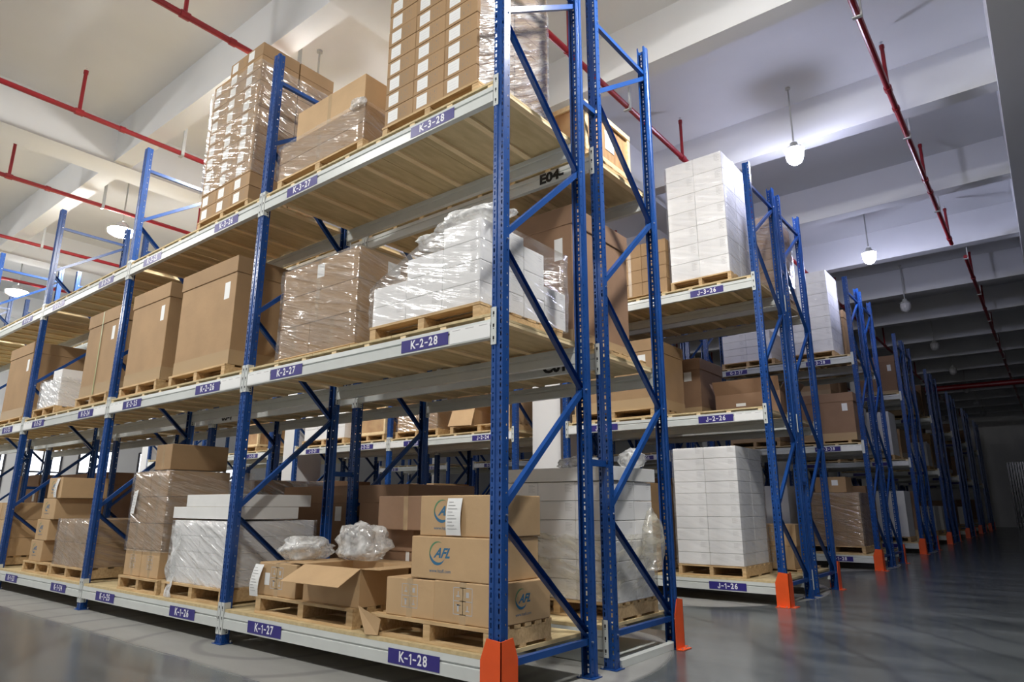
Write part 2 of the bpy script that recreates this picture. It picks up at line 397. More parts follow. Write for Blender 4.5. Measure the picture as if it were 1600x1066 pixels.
def beam_obj(parent, x0, x1, yf, out, z, plates, fine, strips=()):
    """beam between posts; out=-1: outer face looks to -y at yf, +1: to +y"""
    b = MB(); s = -out          # s: inward direction along y
    zb = z + .047
    prof = [(0, 0), (0, .068), (.009, .072), (.009, .080), (0, .085), (.004, .122), (.045, .122), (.045, .085), (.038, .08), (.038, .07), (.045, .066), (.045, 0)]
    b.prism([(yf + out * .002 + s * p[0], zb + p[1]) for p in prof], x0 + .050, x1 - .050, 'x', 'beam')
    for (xc, d) in ((x0, 1), (x1, -1)):
        xa, xb = sorted((xc + d * .004, xc + d * .0485)); ya, yb = sorted((yf + out * .0025, yf + out * .0055))
        b.box(xa, xb, ya, yb, z, z + .241, 'beam')
        xa, xb = sorted((xc + d * .0455, xc + d * .0495)); ya, yb = sorted((yf + out * .0055, yf - out * .05))
        b.box(xa, xb, ya, yb, z, z + .241, 'beam')
        if fine:
            for i in range(3):
                zc = z + .035 + i * PH
                xm = xc + d * .025
                ya, yb = sorted((yf + out * .0056, yf + out * .0062))
                b.box(xm - .006, xm + .006, ya, yb, zc - .004, zc + .018, 'dark')
                b.box(xm - .003, xm + .003, ya, yb, zc - .016, zc - .009, 'dark')
            for zc in (z + .014, z + .034):
                xa, xb = sorted((xc + d * .0496, xc + d * .0502))
                b.box(xa, xb, yf - out * .034 - .005, yf - out * .034 + .005, zc - .005, zc + .005, 'dark')
    o = b.obj('beam', parent)
    for (xc, txt, curl) in plates:
        b = MB(); yy = yf + out * .0035
        b.box(xc - .225, xc + .225, min(yy, yy + out * .001), max(yy, yy + out * .001), zb + .012, zb + .098, 'navy')
        if txt: plate_text(b, txt, xc, yy + out * .0016, zb + .055)
        b.obj('location_label', o)
    for (xa, xb) in strips:
        b = MB(); yy = yf + out * .0035
        b.box(xa, xb, min(yy, yy + out * .0008), max(yy, yy + out * .0008), zb + .008, zb + .104, 'paper')
        for i in range(3):
            xm = xa + (xb - xa) * (i + .5) / 3
            b.box(xm - .035, xm + .035, yy + out * .0009 - .0001, yy + out * .0009 + .0001, zb + .090, zb + .095, 'inkg')
        b.obj('tag_strip', o)
    return o

def deck_obj(parent, x0, x1, y0, z, low):
    b = MB(); a, c = x0 + .052, x1 - .052
    if low:
        b.box(a, c, y0 + .004, y0 + D - .004, z + .170, z + .192, 'ply')
    else:
        n = 8
        for i in range(n):
            xm = a + .03 + (c - a - .06) * i / (n - 1)
            b.box(xm - .027, xm + .027, y0 + .006, y0 + D - .02, z + .170, z + .191, 'piney')
        m = 6
        for i in range(m):
            xa = a + (c - a) * i / m; xb = a + (c - a) * (i + 1) / m
            b.box(xa + .002, xb - .002, y0 + .002, y0 + D - .002, z + .1915, z + .2085, 'ply')
    return b.obj('shelf_deck', parent)

def rack(desc, y0, xs, letter=None, nums=None, spacer=False, fine=True, levels=LV, stencil=None, low_deck=True, front_label=True, holes=True, cat='pallet rack'):
    """xs: list of (x_left, x_right) bays. Things: one run of racking"""
    root = bpy.data.objects.new('pallet_rack', None); C.objects.link(root); root.location = (0, 0, 0)
    tag(root, desc, cat, 'double rows of blue pallet racking')
    px = sorted({x for p in xs for x in p}, reverse=True)
    for x in px:
        fo = put('bracing', FRS if spacer else FRM, root, (x, y0, 0))
        put('post', POST if holes else POSTF, fo, (0, 0, 0))
        put('post', POST if holes else POSTF, fo, (0, D, 0), math.pi)
    for bi, (xa, xb) in enumerate(xs):
        for li, z in enumerate(levels):
            pl = []; st = []
            if front_label:
                for j, xc in enumerate((xa + .64, xb - .64)):
                    t = '%s-%d-%d' % (letter, li + 1, nums[bi][j]) if letter else None
                    pl.append((xc, t, 0))
                if li == 1: st = [(xa + .055, xa + .405), (xb - .40, xb - .055)]
            bo = beam_obj(root, xa, xb, y0, -1, z, pl, fine, st)
            if stencil and (bi, li) in stencil:
                s = MB(); text_on(s, stencil[(bi, li)][0], .12, 'black', stencil[(bi, li)][1], y0 - .0045, z + .107, bold=.006, sx=1.15)
                s.obj('stencil_lettering', bo)
            beam_obj(root, xa, xb, y0 + D, 1, z, [], fine)
            deck_obj(root, xa, xb, y0, z, li == 0)
    return root
P_ = 2.9
KX = [(-P_ * (i + 1), -P_ * i) for i in range(5)]
def gapx(xe, n=5):
    out = []; x = xe
    for i in range(n):
        out.append((x - P_, x)); x -= P_
        if i in (0, 2, 4): x -= .95
    return out
YK, YL = 0.0, D + GAP
YJ, YH = 5.035, 5.035 + D + GAP
YG, YE, YB = 10.65, 16.19, 21.97
KN = [(27 - 2 * i, 28 - 2 * i) for i in range(5)]
JN = [(25 - 2 * i, 26 - 2 * i) for i in range(5)]
rack('blue pallet rack run with K-numbered plates along its beams, end post over an orange guard', YK, KX, 'K', KN, spacer=True)
rack('blue pallet rack run back to back with the K-numbered one, black stencilled beam', YL, KX,
     stencil={(0, 2): ('E04-', -.43), (0, 1): ('C01', -.42), (1, 1): ('03-1', -5.40)}, front_label=False)
rack('blue pallet rack run with J-numbered plates across the aisle behind the K run', YJ, gapx(0), 'J', JN, spacer=True)
rack('blue pallet rack run standing back to back behind the J-numbered run', YH, gapx(0), front_label=False)
rack('blue pallet rack run with G-numbered plates, second aisle beyond the K run', YG, gapx(-.08, 4), 'G', KN, spacer=True, fine=False)
rack('blue pallet rack run back to back behind the G-numbered run', YG + D + GAP, gapx(-.08, 4), front_label=False, fine=False)
for i, (y, xe, nm) in enumerate(((YE, -.16, 'next dimmer aisle beyond the G run'), (YB, -.23, 'second dim aisle beyond the G run'), (27.55, -.25, 'third dim aisle beyond the G run'),
                                 (33.1, -.28, 'fourth dark aisle beyond the G run'), (38.7, -.3, 'last dark aisle before the end wall'))):
    rack('blue rack run facing the ' + nm, y, gapx(xe, 3 if i < 2 else 2), fine=False, spacer=True, holes=i < 2)
    rack('blue rack run backing the one facing the ' + nm, y + D + GAP, gapx(xe, 3 if i < 2 else 2), fine=False, front_label=False, holes=i < 2)

# ------------------------------------------------------------ orange column guards
def guard(x, y, sx, sy, label):
    """L-shaped guard plate with chamfered top, corner to (sx, sy)"""
    b = MB(); t = .005; r = .075; h, hs = .37, .255
    o = -.0
    def plate(pts2, fixed, axis, sgn):
        pr = [(p[0], p[1]) for p in pts2]
        lo, hi = sorted((fixed, fixed - sgn * t)); b.prism(pr, lo, hi, axis, 'orange')
    front = [(-r * sx, .0), (r * sx, 0), (r * sx, h - .01), (-.03 * sx, h), (-r * sx, hs)]
    plate(front, r * sy, 'y', sy)
    side = [(-r * sy, .0), (r * sy, 0), (r * sy, h - .01), (-.03 * sy, h), (-r * sy, hs)]
    plate(side, r * sx, 'x', sx)
    root = b.obj('column_guard', None, (x, y, 0))
    b = MB()
    b.box(min(-r * sx, r * sx), max(-r * sx, r * sx), *sorted((r * sy + sy * .0005, r * sy + sy * .055)), .001, .007, 'orange')
    b.box(*sorted((r * sx + sx * .0005, r * sx + sx * .055)), *sorted((-r * sy, r * sy)), .001, .007, 'orange')
    for q in (-.04, .04):
        b.tube((q, r * sy + sy * .03, .007), (q, r * sy + sy * .03, .016), .008, 'zinc', 6)
        b.tube((r * sx + sx * .03, q, .007), (r * sx + sx * .03, q, .016), .008, 'zinc', 6)
    b.obj('base_flange', root)
    tag(root, label, 'column guard', 'orange guards at the rack ends')
guard(0, .04, 1, -1, 'orange steel guard round the end post of the K-numbered rack run')
guard(0, 2 * D + GAP - .04, 1, 1, 'orange steel guard seen edge-on at the rear corner post behind the K run')
for (y, xe, nm) in ((YJ, 0, 'J-numbered run'), (YG, -.08, 'G-numbered run'), (YE, -.16, 'run after the G run'), (YB, -.23, 'second run after G'), (27.55, -.25, 'third run after G'), (33.1, -.28, 'fourth run after G'), (38.7, -.3, 'last rack run')):
    guard(xe, y + .04, 1, -1, 'orange guard facing the aisle at the front corner of the ' + nm)
    guard(xe, y + 2 * D + GAP - .04, 1, 1, 'thin orange guard at the back corner post of the ' + nm)

# ------------------------------------------------------------ pallets
def pallet_proto():
    root = bpy.data.objects.new('pallet', None); C.objects.link(root)
    hx, hy, h = .5, .475, .12
    b = MB()
    for i in range(6):
        y = -hy + i * (2 * hy - .1) / 5
        b.box(-hx, hx, y, y + .1, h - .018, h, 'pine')
    kid(root, b.obj('top_deck', root))
    for x in (-hx + .03, 0, hx - .03):
        b = MB(); b.box(x - .028, x + .028, -hy + .004, hy - .004, .0165, h - .0185, 'pine'); kid(root, b.obj('stringer', root))
    b = MB()
    for y in (-hy, -.05, hy - .1): b.box(-hx, hx, y, y + .1, 0, .016, 'pine')
    kid(root, b.obj('bottom_deck', root))
    return root
PAL = [pallet_proto(), True]
def pallet(x0, x1, y0, y1, z, label, h=.12, rz=0.):
    if PAL[1]: o = PAL[0]; PAL[1] = False
    else: o = copy_tree(PAL[0])
    o.location = ((x0 + x1) / 2, (y0 + y1) / 2, z + .0008); o.scale = ((x1 - x0), (y1 - y0) / .95, h / .12); o.rotation_euler[2] = rz
    tag(o, label, 'pallet', 'wooden pallets on the racks')
    return z + h + .002

# ------------------------------------------------------------ cartons
CM = {}
def carton_meshes(sx, sy, sz, kind):
    """body + parts of one carton, origin at the middle of its base; front looks to -y"""
    key = (round(sx, 3), round(sy, 3), round(sz, 3), kind)
    if key in CM: return CM[key]
    hx, hy = sx / 2, sy / 2
    base = {'label': 'card', 'brown': 'card', 'red': 'card2', 'light': 'card3', 'white': 'white', 'whitel': 'white', 'logo': 'card3', 'plainwhite': 'white',
            'big': 'card', 'bigred': 'card2', 'brownl': 'card', 'redl': 'card2', 'lightm': 'card3', 'foam': 'foam', 'thin': 'white'}[kind]
    b = MB(); b.box(-hx, hx, -hy, hy, 0, sz, base)
    parts = []
    body = b.mesh('carton', bevel=min(.006, sz * .03))
    yf = -hy - .0006
    def q(mb, x0, x1, z0, z1, k, d=0.): mb.face([(x0, yf - d, z0), (x1, yf - d, z0), (x1, yf - d, z1), (x0, yf - d, z1)], k)
    def qx(mb, y0, y1, z0, z1, k, d=0.): mb.face([(hx + .0006 + d, y0, z0), (hx + .0006 + d, y1, z0), (hx + .0006 + d, y1, z1), (hx + .0006 + d, y0, z1)], k)
    def icons(mb, xc, zc, s, k, ax='y'):
        def rr(x0, x1, z0, z1):
            if ax == 'y': q(mb, xc + x0 * s, xc + x1 * s, zc + z0 * s, zc + z1 * s, k)
            else: qx(mb, xc + x0 * s, xc + x1 * s, zc + z0 * s, zc + z1 * s, k)
        for a in (-1, 0, 1): rr(a - .03, a + .03, -1, 1)
        for a in (-1, 0, 1): rr(-1, 1, a - .03, a + .03)
        rr(-.7, -.3, .3, .42); rr(-.55, -.45, .42, .75); rr(.35, .65, .3, .7); rr(-.6, -.4, -.8, -.25); rr(-.75, -.25, -.35, -.25); rr(.3, .7, -.75, -.65); rr(.45, .55, -.65, -.3)
    if kind == 'label':
        m = MB(); q(m, -hx * .76, -hx * .06, sz * .15, sz * .85, 'paper')
        for i in range(3): q(m, -hx * .66, -hx * .2, sz * (.3 + .16 * i), sz * (.31 + .16 * i), 'inkg', .0003)
        parts.append(('shipping_label', m.mesh('shipping_label')))
        m = MB(); icons(m, hx * .30, sz * .5, sz * .31, 'inkl'); parts.append(('handling_marks', m.mesh('handling_marks')))
    if kind in ('whitel',):
        m = MB()
        for i in range(6): q(m, hx * .50, hx * (.74 + .1 * (i % 2)), sz * (.86 - .075 * i), sz * (.875 - .075 * i), 'inkg')
        q(m, hx * .50, hx * .505, sz * .45, sz * .9, 'inkg')
        for i in range(3): qx(m, hy * .45, hy * .75, sz * (.86 - .1 * i), sz * (.875 - .1 * i), 'inkg')
        parts.append(('printed_table', m.mesh('printed_table')))
    if kind in ('brown', 'red', 'brownl', 'redl', 'light', 'lightm', 'logo'):
        m = MB(); t = 'cleartape' if kind in ('light', 'lightm', 'logo') else 'tape'
        if kind != 'logo': q(m, -.025, .025, sz * .0, sz, t)
        m.face([(-hx, -.025, sz + .0008), (hx, -.025, sz + .0008), (hx, .025, sz + .0008), (-hx, .025, sz + .0008)], t) if kind == 'logo' else \
            m.face([(-.025, -hy, sz + .0008), (.025, -hy, sz + .0008), (.025, hy, sz + .0008), (-.025, hy, sz + .0008)], t)
        parts.append(('packing_tape', m.mesh('packing_tape')))
    if kind in ('brownl', 'redl', 'big', 'bigred'):
        m = MB()
        if kind in ('big', 'bigred'): q(m, hx * .62, hx * .80, sz * .62, sz * .78, 'paper')
        else: q(m, hx * .1, hx * .5, sz * .45, sz * .8, 'paper')
        parts.append(('shipping_label', m.mesh('shipping_label')))
    if kind == 'lightm':
        m = MB(); icons(m, .0, sz * .55, min(hx, sz) * .32, 'inkg'); parts.append(('handling_marks', m.mesh('handling_marks')))
    if kind in ('big', 'bigred'):
        m = MB(); e = .010; lid = .16; kk = base
        m.box(-hx - e, hx + e, -hy - e, hy + e, sz - lid, sz + e, kk)
        parts.append(('lid', m.mesh('lid', bevel=.006)))
        m = MB(); q(m, -hx, hx, .0, .14, 'cleartape', .002); qx(m, -hy, hy, 0, .14, 'cleartape', .002)
        parts.append(('packing_tape', m.mesh('packing_tape')))
    CM[key] = (body, parts); return CM[key]
CP = {}
def carton(x0, x1, y0, y1, z0, z1, kind, label, group=None, rz=0., name='carton', cat='carton', extra=None, tilt=None):
    sx, sy, sz = x1 - x0, y1 - y0, z1 - z0
    key = (round(sx, 3), round(sy, 3), round(sz, 3), kind)
    plain = name == 'carton' and extra is None
    if name == 'carton':
        name = {'big': 'lidded_box', 'bigred': 'lidded_box', 'white': 'white_carton', 'whitel': 'white_carton', 'foam': 'wrapped_pack'}.get(kind, 'carton')
        cat = {'lidded_box': 'box', 'wrapped_pack': 'pack'}.get(name, 'carton')
    if key in CP and plain: o = copy_tree(CP[key])
    else:
        body, parts = carton_meshes(sx, sy, sz, kind)
        o = put(name, body)
        for (n, me) in parts: kid(o, put(n, me, o))
        if extra: extra(o, sx / 2, sy / 2, sz)
        elif plain: CP[key] = o
    o.location = ((x0 + x1) / 2, (y0 + y1) / 2, z0 + .0006); o.rotation_euler = tilt or (0, 0, rz)
    if tilt: o.rotation_euler[2] = rz
    tag(o, label, cat, group)
    return o

ORD = ['bottom', 'second', 'third', 'fourth', 'fifth', 'sixth', 'seventh', 'eighth', 'ninth', 'tenth', 'eleventh', 'twelfth', 'thirteenth']
def stack(x0, y0, z0, nx, ny, nz, sx, sy, sz, kind, desc, where, heights=None, jit=.004, gap=.003, group=None, skip=lambda i, j, k: False):
    """grid of cartons; only those on the outside (aisle face, end face, top) are built"""
    cn = {1: [''], 2: ['inner column', 'outer column'], 3: ['inner column', 'middle column', 'outer column'], 4: ['inmost column', 'second column in', 'third column in', 'outer column']}[nx]
    for i in range(nx):
        n = heights[i] if heights else nz
        for j in range(ny):
            for k in range(n):
                if j > 0 and i < nx - 1 and k < n - 1: continue
                if skip(i, j, k): continue
                r = ORD[k] + ' row' + (' up' if k else '')
                lab = ', '.join(t for t in (desc + ' ' + where, cn[i], r, 'rear' if j else '') if t)
                dx, dy = R.uniform(-jit, jit) * .3, R.uniform(-jit, jit)
                carton(x0 + i * (sx + gap) + dx, x0 + i * (sx + gap) + sx + dx, y0 + j * (sy + gap + jit * 2) + dy, y0 + j * (sy + gap + jit * 2) + sy + dy,
                       z0 + k * (sz + gap), z0 + k * (sz + gap) + sz, kind, lab, group or (desc + ' ' + where))
    return z0 + nz * (sz + gap)

# ------------------------------------------------------------ stretch film
def film(x0, x1, y0, y1, z0, z1, label, m='film', amp=.006, top=True, seed=0, tops=None, taper=0.):
    """a loose skin round a load: front, end, back and side, plus a sagging top"""
    b = MB(); e = .014
    xa, xb, ya, yb = x0 - e, x1 + e, y0 - e, y1 + e
    P = []
    nu = 14; nv = max(8, int((z1 - z0) / .06))
    ring = [(xa + (xb - xa) * i / nu, ya) for i in range(nu)] + [(xb, ya + (yb - ya) * i / nu) for i in range(nu)] + \
           [(xb - (xb - xa) * i / nu, yb) for i in range(nu)] + [(xa, yb - (yb - ya) * i / nu) for i in range(nu)]
    n = len(ring); cx, cy = (xa + xb) / 2, (ya + yb) / 2
    V = []
    for j in range(nv + 1):
        t = j / nv
        for i, (x, y) in enumerate(ring):
            zt = z1 + .004 if tops is None else tops(x)
            zz = z0 + (zt - z0) * t
            d = noise.noise(Vector((x * 5 + seed, y * 5, zz * 9))) * amp
            ox = (1 if x > cx else -1) * (abs(d) if abs(x - xa) < .001 or abs(x - xb) < .001 else 0)
            oy = (1 if y > cy else -1) * (abs(d) if abs(y - ya) < .001 or abs(y - yb) < .001 else 0)
            V.append((x + ox, y + oy, zz))
    F = [(j * n + i, j * n + (i + 1) % n, (j + 1) * n + (i + 1) % n, (j + 1) * n + i) for j in range(nv) for i in range(n)]
    if top:
        c = len(V); zt = z1 + .012 if tops is None else tops(cx) + .008
        V.append((cx, cy, zt)); F += [(nv * n + i, nv * n + (i + 1) % n, c) for i in range(n)]
    b.add(V, F, m)
    o = b.obj('stretch_film', smooth=True); tag(o, label, 'stretch film', 'clear film round pallet loads'); return o
def crumple(x, y, z, rx, ry, rz, label, m='bag', seed=1, name='plastic_film', sub=4, amp=.35, flat=.0):
    bm = bmesh.new(); bmesh.ops.create_icosphere(bm, subdivisions=sub, radius=1)
    for v in bm.verts:
        p = v.co.copy()
        d = 1 + amp * noise.noise(p * 1.7 + Vector((seed, 0, 0))) + amp * .6 * (abs(noise.noise(p * 4.3 + Vector((0, seed, 0)))) - .2) + amp * .25 * noise.noise(p * 11)
        v.co = Vector((p.x * d * rx, p.y * d * ry, max(p.z * d, -.8) * rz))
    lo = min(v.co.z for v in bm.verts)
    for v in bm.verts: v.co.z -= lo
    me = bpy.data.meshes.new(name); bm.to_mesh(me); bm.free(); me.materials.append(M[m])
    me.polygons.foreach_set('use_smooth', [True] * len(me.polygons))
    o = put(name, me, None, (x, y, z + .002)); tag(o, label, 'plastic film'); return o

def logo(o, xc, zc, s, yf=None, xf=None):
    """crescent swoosh with AFL lettering and web address, on the front (yf) or the end (xf) of a carton"""
    b = MB()
    def T(u, v): return (xc + u * s, yf - .0008, zc + v * s) if yf is not None else (xf + .0008, xc + u * s, zc + v * s)
    def cres(a0, a1, ro, th, cu, cv, k):
        n = 18; pts = []
        for i in range(n):
            t0, t1 = i / n, (i + 1) / n
            q = []
            for t in (t0, t1):
                a = math.radians(a0 + (a1 - a0) * t); wd = th * math.sin(math.pi * t) + .004
                q.append(((cu + ro * math.cos(a), cv + ro * math.sin(a)), (cu + (ro - wd) * math.cos(a), cv + (ro - wd) * math.sin(a))))
            b.face([T(*q[0][0]), T(*q[1][0]), T(*q[1][1]), T(*q[0][1])], k)
    cres(60, 215, 1.0, .16, -.35, .1, 'green'); cres(165, 335, .95, .26, -.35, .06, 'logob')
    v, f = text_geo('AFL', 1.12, .5, .035); b.add(v, f, 'logob', lambda p: T(p[0] * 1.0 + .15, p[1] + .1))
    v, f = text_geo('www.hzafl.com', .42, 0, .0); b.add(v, f, 'logob', lambda p: T(p[0], p[1] - 1.35))
    b.obj('printed_logo', o)
def patch(o, x, z, w_, h_, y):
    b = MB(); b.face([(x - w_ / 2, y - .001, z - h_ / 2), (x + w_ / 2, y - .001, z - h_ / 2), (x + w_ / 2, y - .001, z + h_ / 2), (x - w_ / 2, y - .001, z + h_ / 2)], 'paper'); return b.obj('shipping_label', o)
def sheet(o, x, y, z, w_, h_, lean=0., curl=.02, lines=9, name='paper_sheet'):
    """taped paper sheet hanging from its top edge at x,y,z (own axes of o)"""
    b = MB(); n = 8
    for i in range(n):
        t0, t1 = i / n, (i + 1) / n
        f = lambda t: (y - .004 - curl * math.sin(t * 2.6), z - h_ * t)
        (ya, za), (yb, zb) = f(t0), f(t1)
        b.face([(x + lean * t0, ya, za), (x + lean * t1, yb, zb), (x + w_ + lean * t1, yb, zb), (x + w_ + lean * t0, ya, za)], 'paper')
    for i in range(lines):
        t = .12 + .8 * i / lines; yy, zz = y - .0055 - curl * math.sin(t * 2.6), z - h_ * t
        b.face([(x + lean * t + w_ * .12, yy, zz), (x + lean * t + w_ * (.45 + .3 * ((i * 7) % 3) / 2), yy, zz), (x + lean * t + w_ * (.45 + .3 * ((i * 7) % 3) / 2), yy, zz + .005), (x + lean * t + w_ * .12, yy, zz + .005)], 'inkg')
    return b.obj(name, o)

T1, T2, T3 = LV[0] + .193, LV[1] + .2095, LV[2] + .2095

def quad_x(x, y, z, w_, h_):
    b = MB(); b.face([(x, y - w_ / 2, z - h_ / 2), (x, y + w_ / 2, z - h_ / 2), (x, y + w_ / 2, z + h_ / 2), (x, y - w_ / 2, z + h_ / 2)], 'paper'); return b.mesh('shipping_label')
# ============================================================ K run, top shelf
z = pallet(-1.27, -.24, .05, .98, T3, 'pallet under the tall label-carton stack above plate K-3-28', h=.115)
stack(-1.255, .06, z, 3, 2, 9, .328, .44, .1455, 'label', 'brown label carton', 'above plate K-3-28', jit=.002)
film(-.262, -.262 + .0, .06, .955, z, z + 9 * .147, 'silvery stretch film over the end of the carton stack above plate K-3-28', 'filmh', .01, top=False, seed=4) if False else None
b = MB(); V = []; F = []; nu, nv = 20, 40
for j in range(nv + 1):
    for i in range(nu + 1):
        y = .075 + (.95 - .075) * i / nu; zz = z + .01 + 1.33 * j / nv
        V.append((-.2545 + .012 * abs(noise.noise(Vector((y * 6, zz * 10, 3)))) + .0, y, zz))
F = [(j * (nu + 1) + i, j * (nu + 1) + i + 1, (j + 1) * (nu + 1) + i + 1, (j + 1) * (nu + 1) + i) for j in range(nv) for i in range(nu)]
b.add(V, F, 'films'); tag(b.obj('stretch_film', smooth=True), 'silvery film over the end face of the carton stack above plate K-3-28', 'stretch film', 'clear film round pallet loads')

z = pallet(-2.74, -1.50, .04, .62, T3, 'pallet under the long cartons above plate K-3-27', h=.11)
carton(-2.76, -1.52, .055, .42, z, z + .17, 'brown', 'lowest long brown carton wrapped in film above plate K-3-27', 'long cartons above plate K-3-27')
carton(-2.76, -1.52, .055, .42, z + .173, z + .343, 'brown', 'middle long brown carton wrapped in film above plate K-3-27', 'long cartons above plate K-3-27')
carton(-2.52, -1.535, .06, .36, z + .346, z + .64, 'light', 'unwrapped top long carton above plate K-3-27, film bunched along its foot', 'long cartons above plate K-3-27')
film(-2.76, -1.52, .055, .42, z, z + .36, 'stretch film with bunched upper edge round the long cartons above K-3-27', 'film', .012, seed=2, top=False)
crumple(-1.60, .045, z + .315, .11, .04, .05, 'knot of bunched film at the corner of the long cartons above K-3-27', seed=3)

z = pallet(-4.28, -3.27, .05, .97, T3, 'pallet under the tall wrapped tower above plate K-3-26', h=.115)
stack(-4.272, .06, z, 3, 2, 12, .325, .44, .1475, 'label', 'brown label carton in wrapped tower', 'above K-3-26', heights=[11, 12, 12], jit=.003)
film(-4.272, -3.294, .06, .955, z + .30, z + 1.58, 'glossy stretch film round the tall carton tower above plate K-3-26', 'film', .012, seed=8, top=False)

# ============================================================ K run, middle shelf
z = pallet(-2.62, -1.52, .10, .95, T2, 'low pallet under the three-layer wrapped cartons above plate K-2-27', h=.05)
g = 'brown three-layer stack above K-2-27'
carton(-2.60, -2.16, .12, .9, z, z + .27, 'brown', 'wrapped carton at the bottom inner side of the brown stack above plate K-2-27', g)
carton(-2.157, -1.55, .12, .9, z, z + .27, 'brown', 'wrapped carton at the bottom outer side of the brown stack above plate K-2-27', g)
carton(-2.60, -1.55, .12, .9, z + .272, z + .542, 'brown', 'wide wrapped carton, middle layer of the brown stack above plate K-2-27', g)
carton(-2.60, -1.55, .12, .9, z + .544, z + .814, 'brown', 'wide wrapped top carton with two white labels, brown stack above plate K-2-27', g,
       extra=lambda o, hx, hy, sz: (patch(o, .02, sz * .62, .10, .12, -hy), put('shipping_label', quad_x(hx + .001, -.02, sz * .6, .14, .12), o)))
film(-2.60, -1.55, .12, .9, z, z + .815, 'clear film round the three-layer brown stack above plate K-2-27', 'film', .012, seed=12)

z = pallet(-1.30, -.20, .06, 1.02, T2, 'pallet under the white cartons and loose film above plate K-2-28')
wl = 'white cartons above plate K-2-28'
for i, (xa, xb, n, cn) in enumerate(((-1.29, -.93, 2, 'inner'), (-.925, -.565, 3, 'middle'), (-.56, -.215, 4, 'outer'))):
    for k in range(n):
        carton(xa, xb, .075, .55, z + k * .151, z + k * .151 + .149, 'whitel', 'white carton above plate K-2-28, %s column, %s row%s' % (cn, ORD[k], ' up' if k else ''), wl)
for k in range(3):
    carton(-.56, -.215, .555, .80, z + k * .181, z + k * .181 + .179, 'whitel', 'white carton above plate K-2-28, behind the outer column, %s row%s' % (ORD[k], ' up' if k else ''), wl)
for k in range(2):
    carton(-.56, -.215, .805, 1.08, z + k * .151, z + k * .151 + .149, 'whitel', 'white carton above plate K-2-28, rearmost by the frame, %s row%s' % (ORD[k], ' up' if k else ''), wl)
for k in range(2):
    carton(-1.29, -.60, .56, 1.05, z + k * .151, z + k * .151 + .149, 'whitel', 'wide white carton behind the others above plate K-2-28, %s row%s' % (ORD[k], ' up' if k else ''), wl)
def ktop(x):
    return z + min(.625, max(.312, .318 + .43 * (x + 1.29)))
film(-1.29, -.215, .07, 1.08, z, z + .6, 'loose clear film draped over the white cartons above plate K-2-28', 'filml', .02, seed=21, tops=ktop)
crumple(-.42, .25, z + .640, .30, .16, .07, 'puffed crumple of clear film on top of the white cartons above K-2-28', seed=5)
crumple(-.80, .22, z + .56, .13, .1, .06, 'small peak of clear film on the middle white cartons above K-2-28', seed=9)

for (xa, xb, ya, yb, zt, nm, pl) in ((-4.47, -3.37, .08, 1.0, 3.46, 'largest plain brown box with lid, standing on a pallet above plate', 'K-2-26'),
                                   (-5.60, -4.70, .05, .95, 3.46, 'tall brown box with lid and white label on a pallet above plate', 'K-2-25'),
                                   (-6.90, -5.98, .05, .95, 3.44, 'tall brown box with green strap on a pallet above plate', 'K-2-24')):
    z = pallet(xa - .02, xb + .0, ya - .03, yb, T2, 'pallet under the tall brown box above plate ' + pl)
    o = carton(xa, xb, ya, yb, z, zt, 'big', nm + ' ' + pl, 'tall brown boxes on the middle shelf')
    if pl == 'K-2-24':
        s = MB(); s.box(-.02, .0, -(yb - ya) / 2 - .013, -(yb - ya) / 2 - .0115, 0, zt - z, 'strap'); s.obj('strap', o)
z = pallet(-8.56, -7.72, .05, .9, T2, 'pallet under the small white wrapped stack above plate K-2-23')
for k in range(3):
    carton(-8.12 - .0, -7.80, .10, .55, z + k * .172, z + k * .172 + .17, 'white', 'small white wrapped carton above plate K-2-23, outer column, %s row%s' % (ORD[k], ' up' if k else ''), 'white stack above K-2-23')
    carton(-8.52, -8.125, .10, .55, z + k * .13, z + k * .13 + .128, 'white', 'small white wrapped carton above plate K-2-23, inner column, %s row%s' % (ORD[k], ' up' if k else ''), 'white stack above K-2-23')
film(-8.52, -7.80, .10, .55, z, z + .40, 'clear film round the small white stack above plate K-2-23', 'filmh', .008, seed=31, top=False)
z = pallet(-10.2, -9.15, .08, .95, T2, 'pallet under the broad brown box at the far end of the middle shelf', h=.09)
carton(-10.2, -9.15, .1, .98, z, 3.47, 'big', 'broad brown box with lid above plate K-2-22, half hidden by a post', 'tall brown boxes on the middle shelf')

# ============================================================ K run, floor-level shelf
z = pallet(-1.10, -.06, .04, .63, T1, 'pallet under the printed logo cartons beside plate K-1-28', h=.13)
g = 'printed cartons above K-1-28'
zb = z
carton(-.98, -.545, .06, .53, z, z + .23, 'lightm', 'dented light brown carton with taped front, beside the pallet edge over K-1-28', g, rz=.02)
c2 = carton(-.54, -.06, .06, .62, z, z + .235, 'lightm', 'light brown carton with blue logo on its end, lowest at the end post', g, extra=lambda o, hx, hy, sz: logo(o, .0, sz * .56, .060, xf=hx))
z2 = zb + .238
carton(-.76, -.10, .065, .55, z2, z2 + .255, 'logo', 'carton with whole logo and web address facing the aisle, middle of the stack over K-1-28', g,
       extra=lambda o, hx, hy, sz: (logo(o, -hx + .26, sz * .58, .072, yf=-hy)))
z3 = z2 + .258
carton(-.715, -.09, .09, .56, z3, z3 + .25, 'logo', 'top carton of the printed stack with white paper sheet taped over its logo', g,
       extra=lambda o, hx, hy, sz: (logo(o, -hx + .22, sz * .58, .072, yf=-hy), sheet(o, -hx + .25, -hy, sz * .93, .125, .225)))
carton(-1.95, -1.50, .78, .96, T1 + .002, T1 + .62, 'bigred', 'dull red-brown box standing behind the printed cartons above K-1-28', 'boxes behind the printed cartons')
carton(-1.80, -1.15, .66, .95, T1 + .63, T1 + .89, 'red', 'red-brown wrapped carton behind the top printed carton above K-1-28', 'boxes behind the printed cartons')

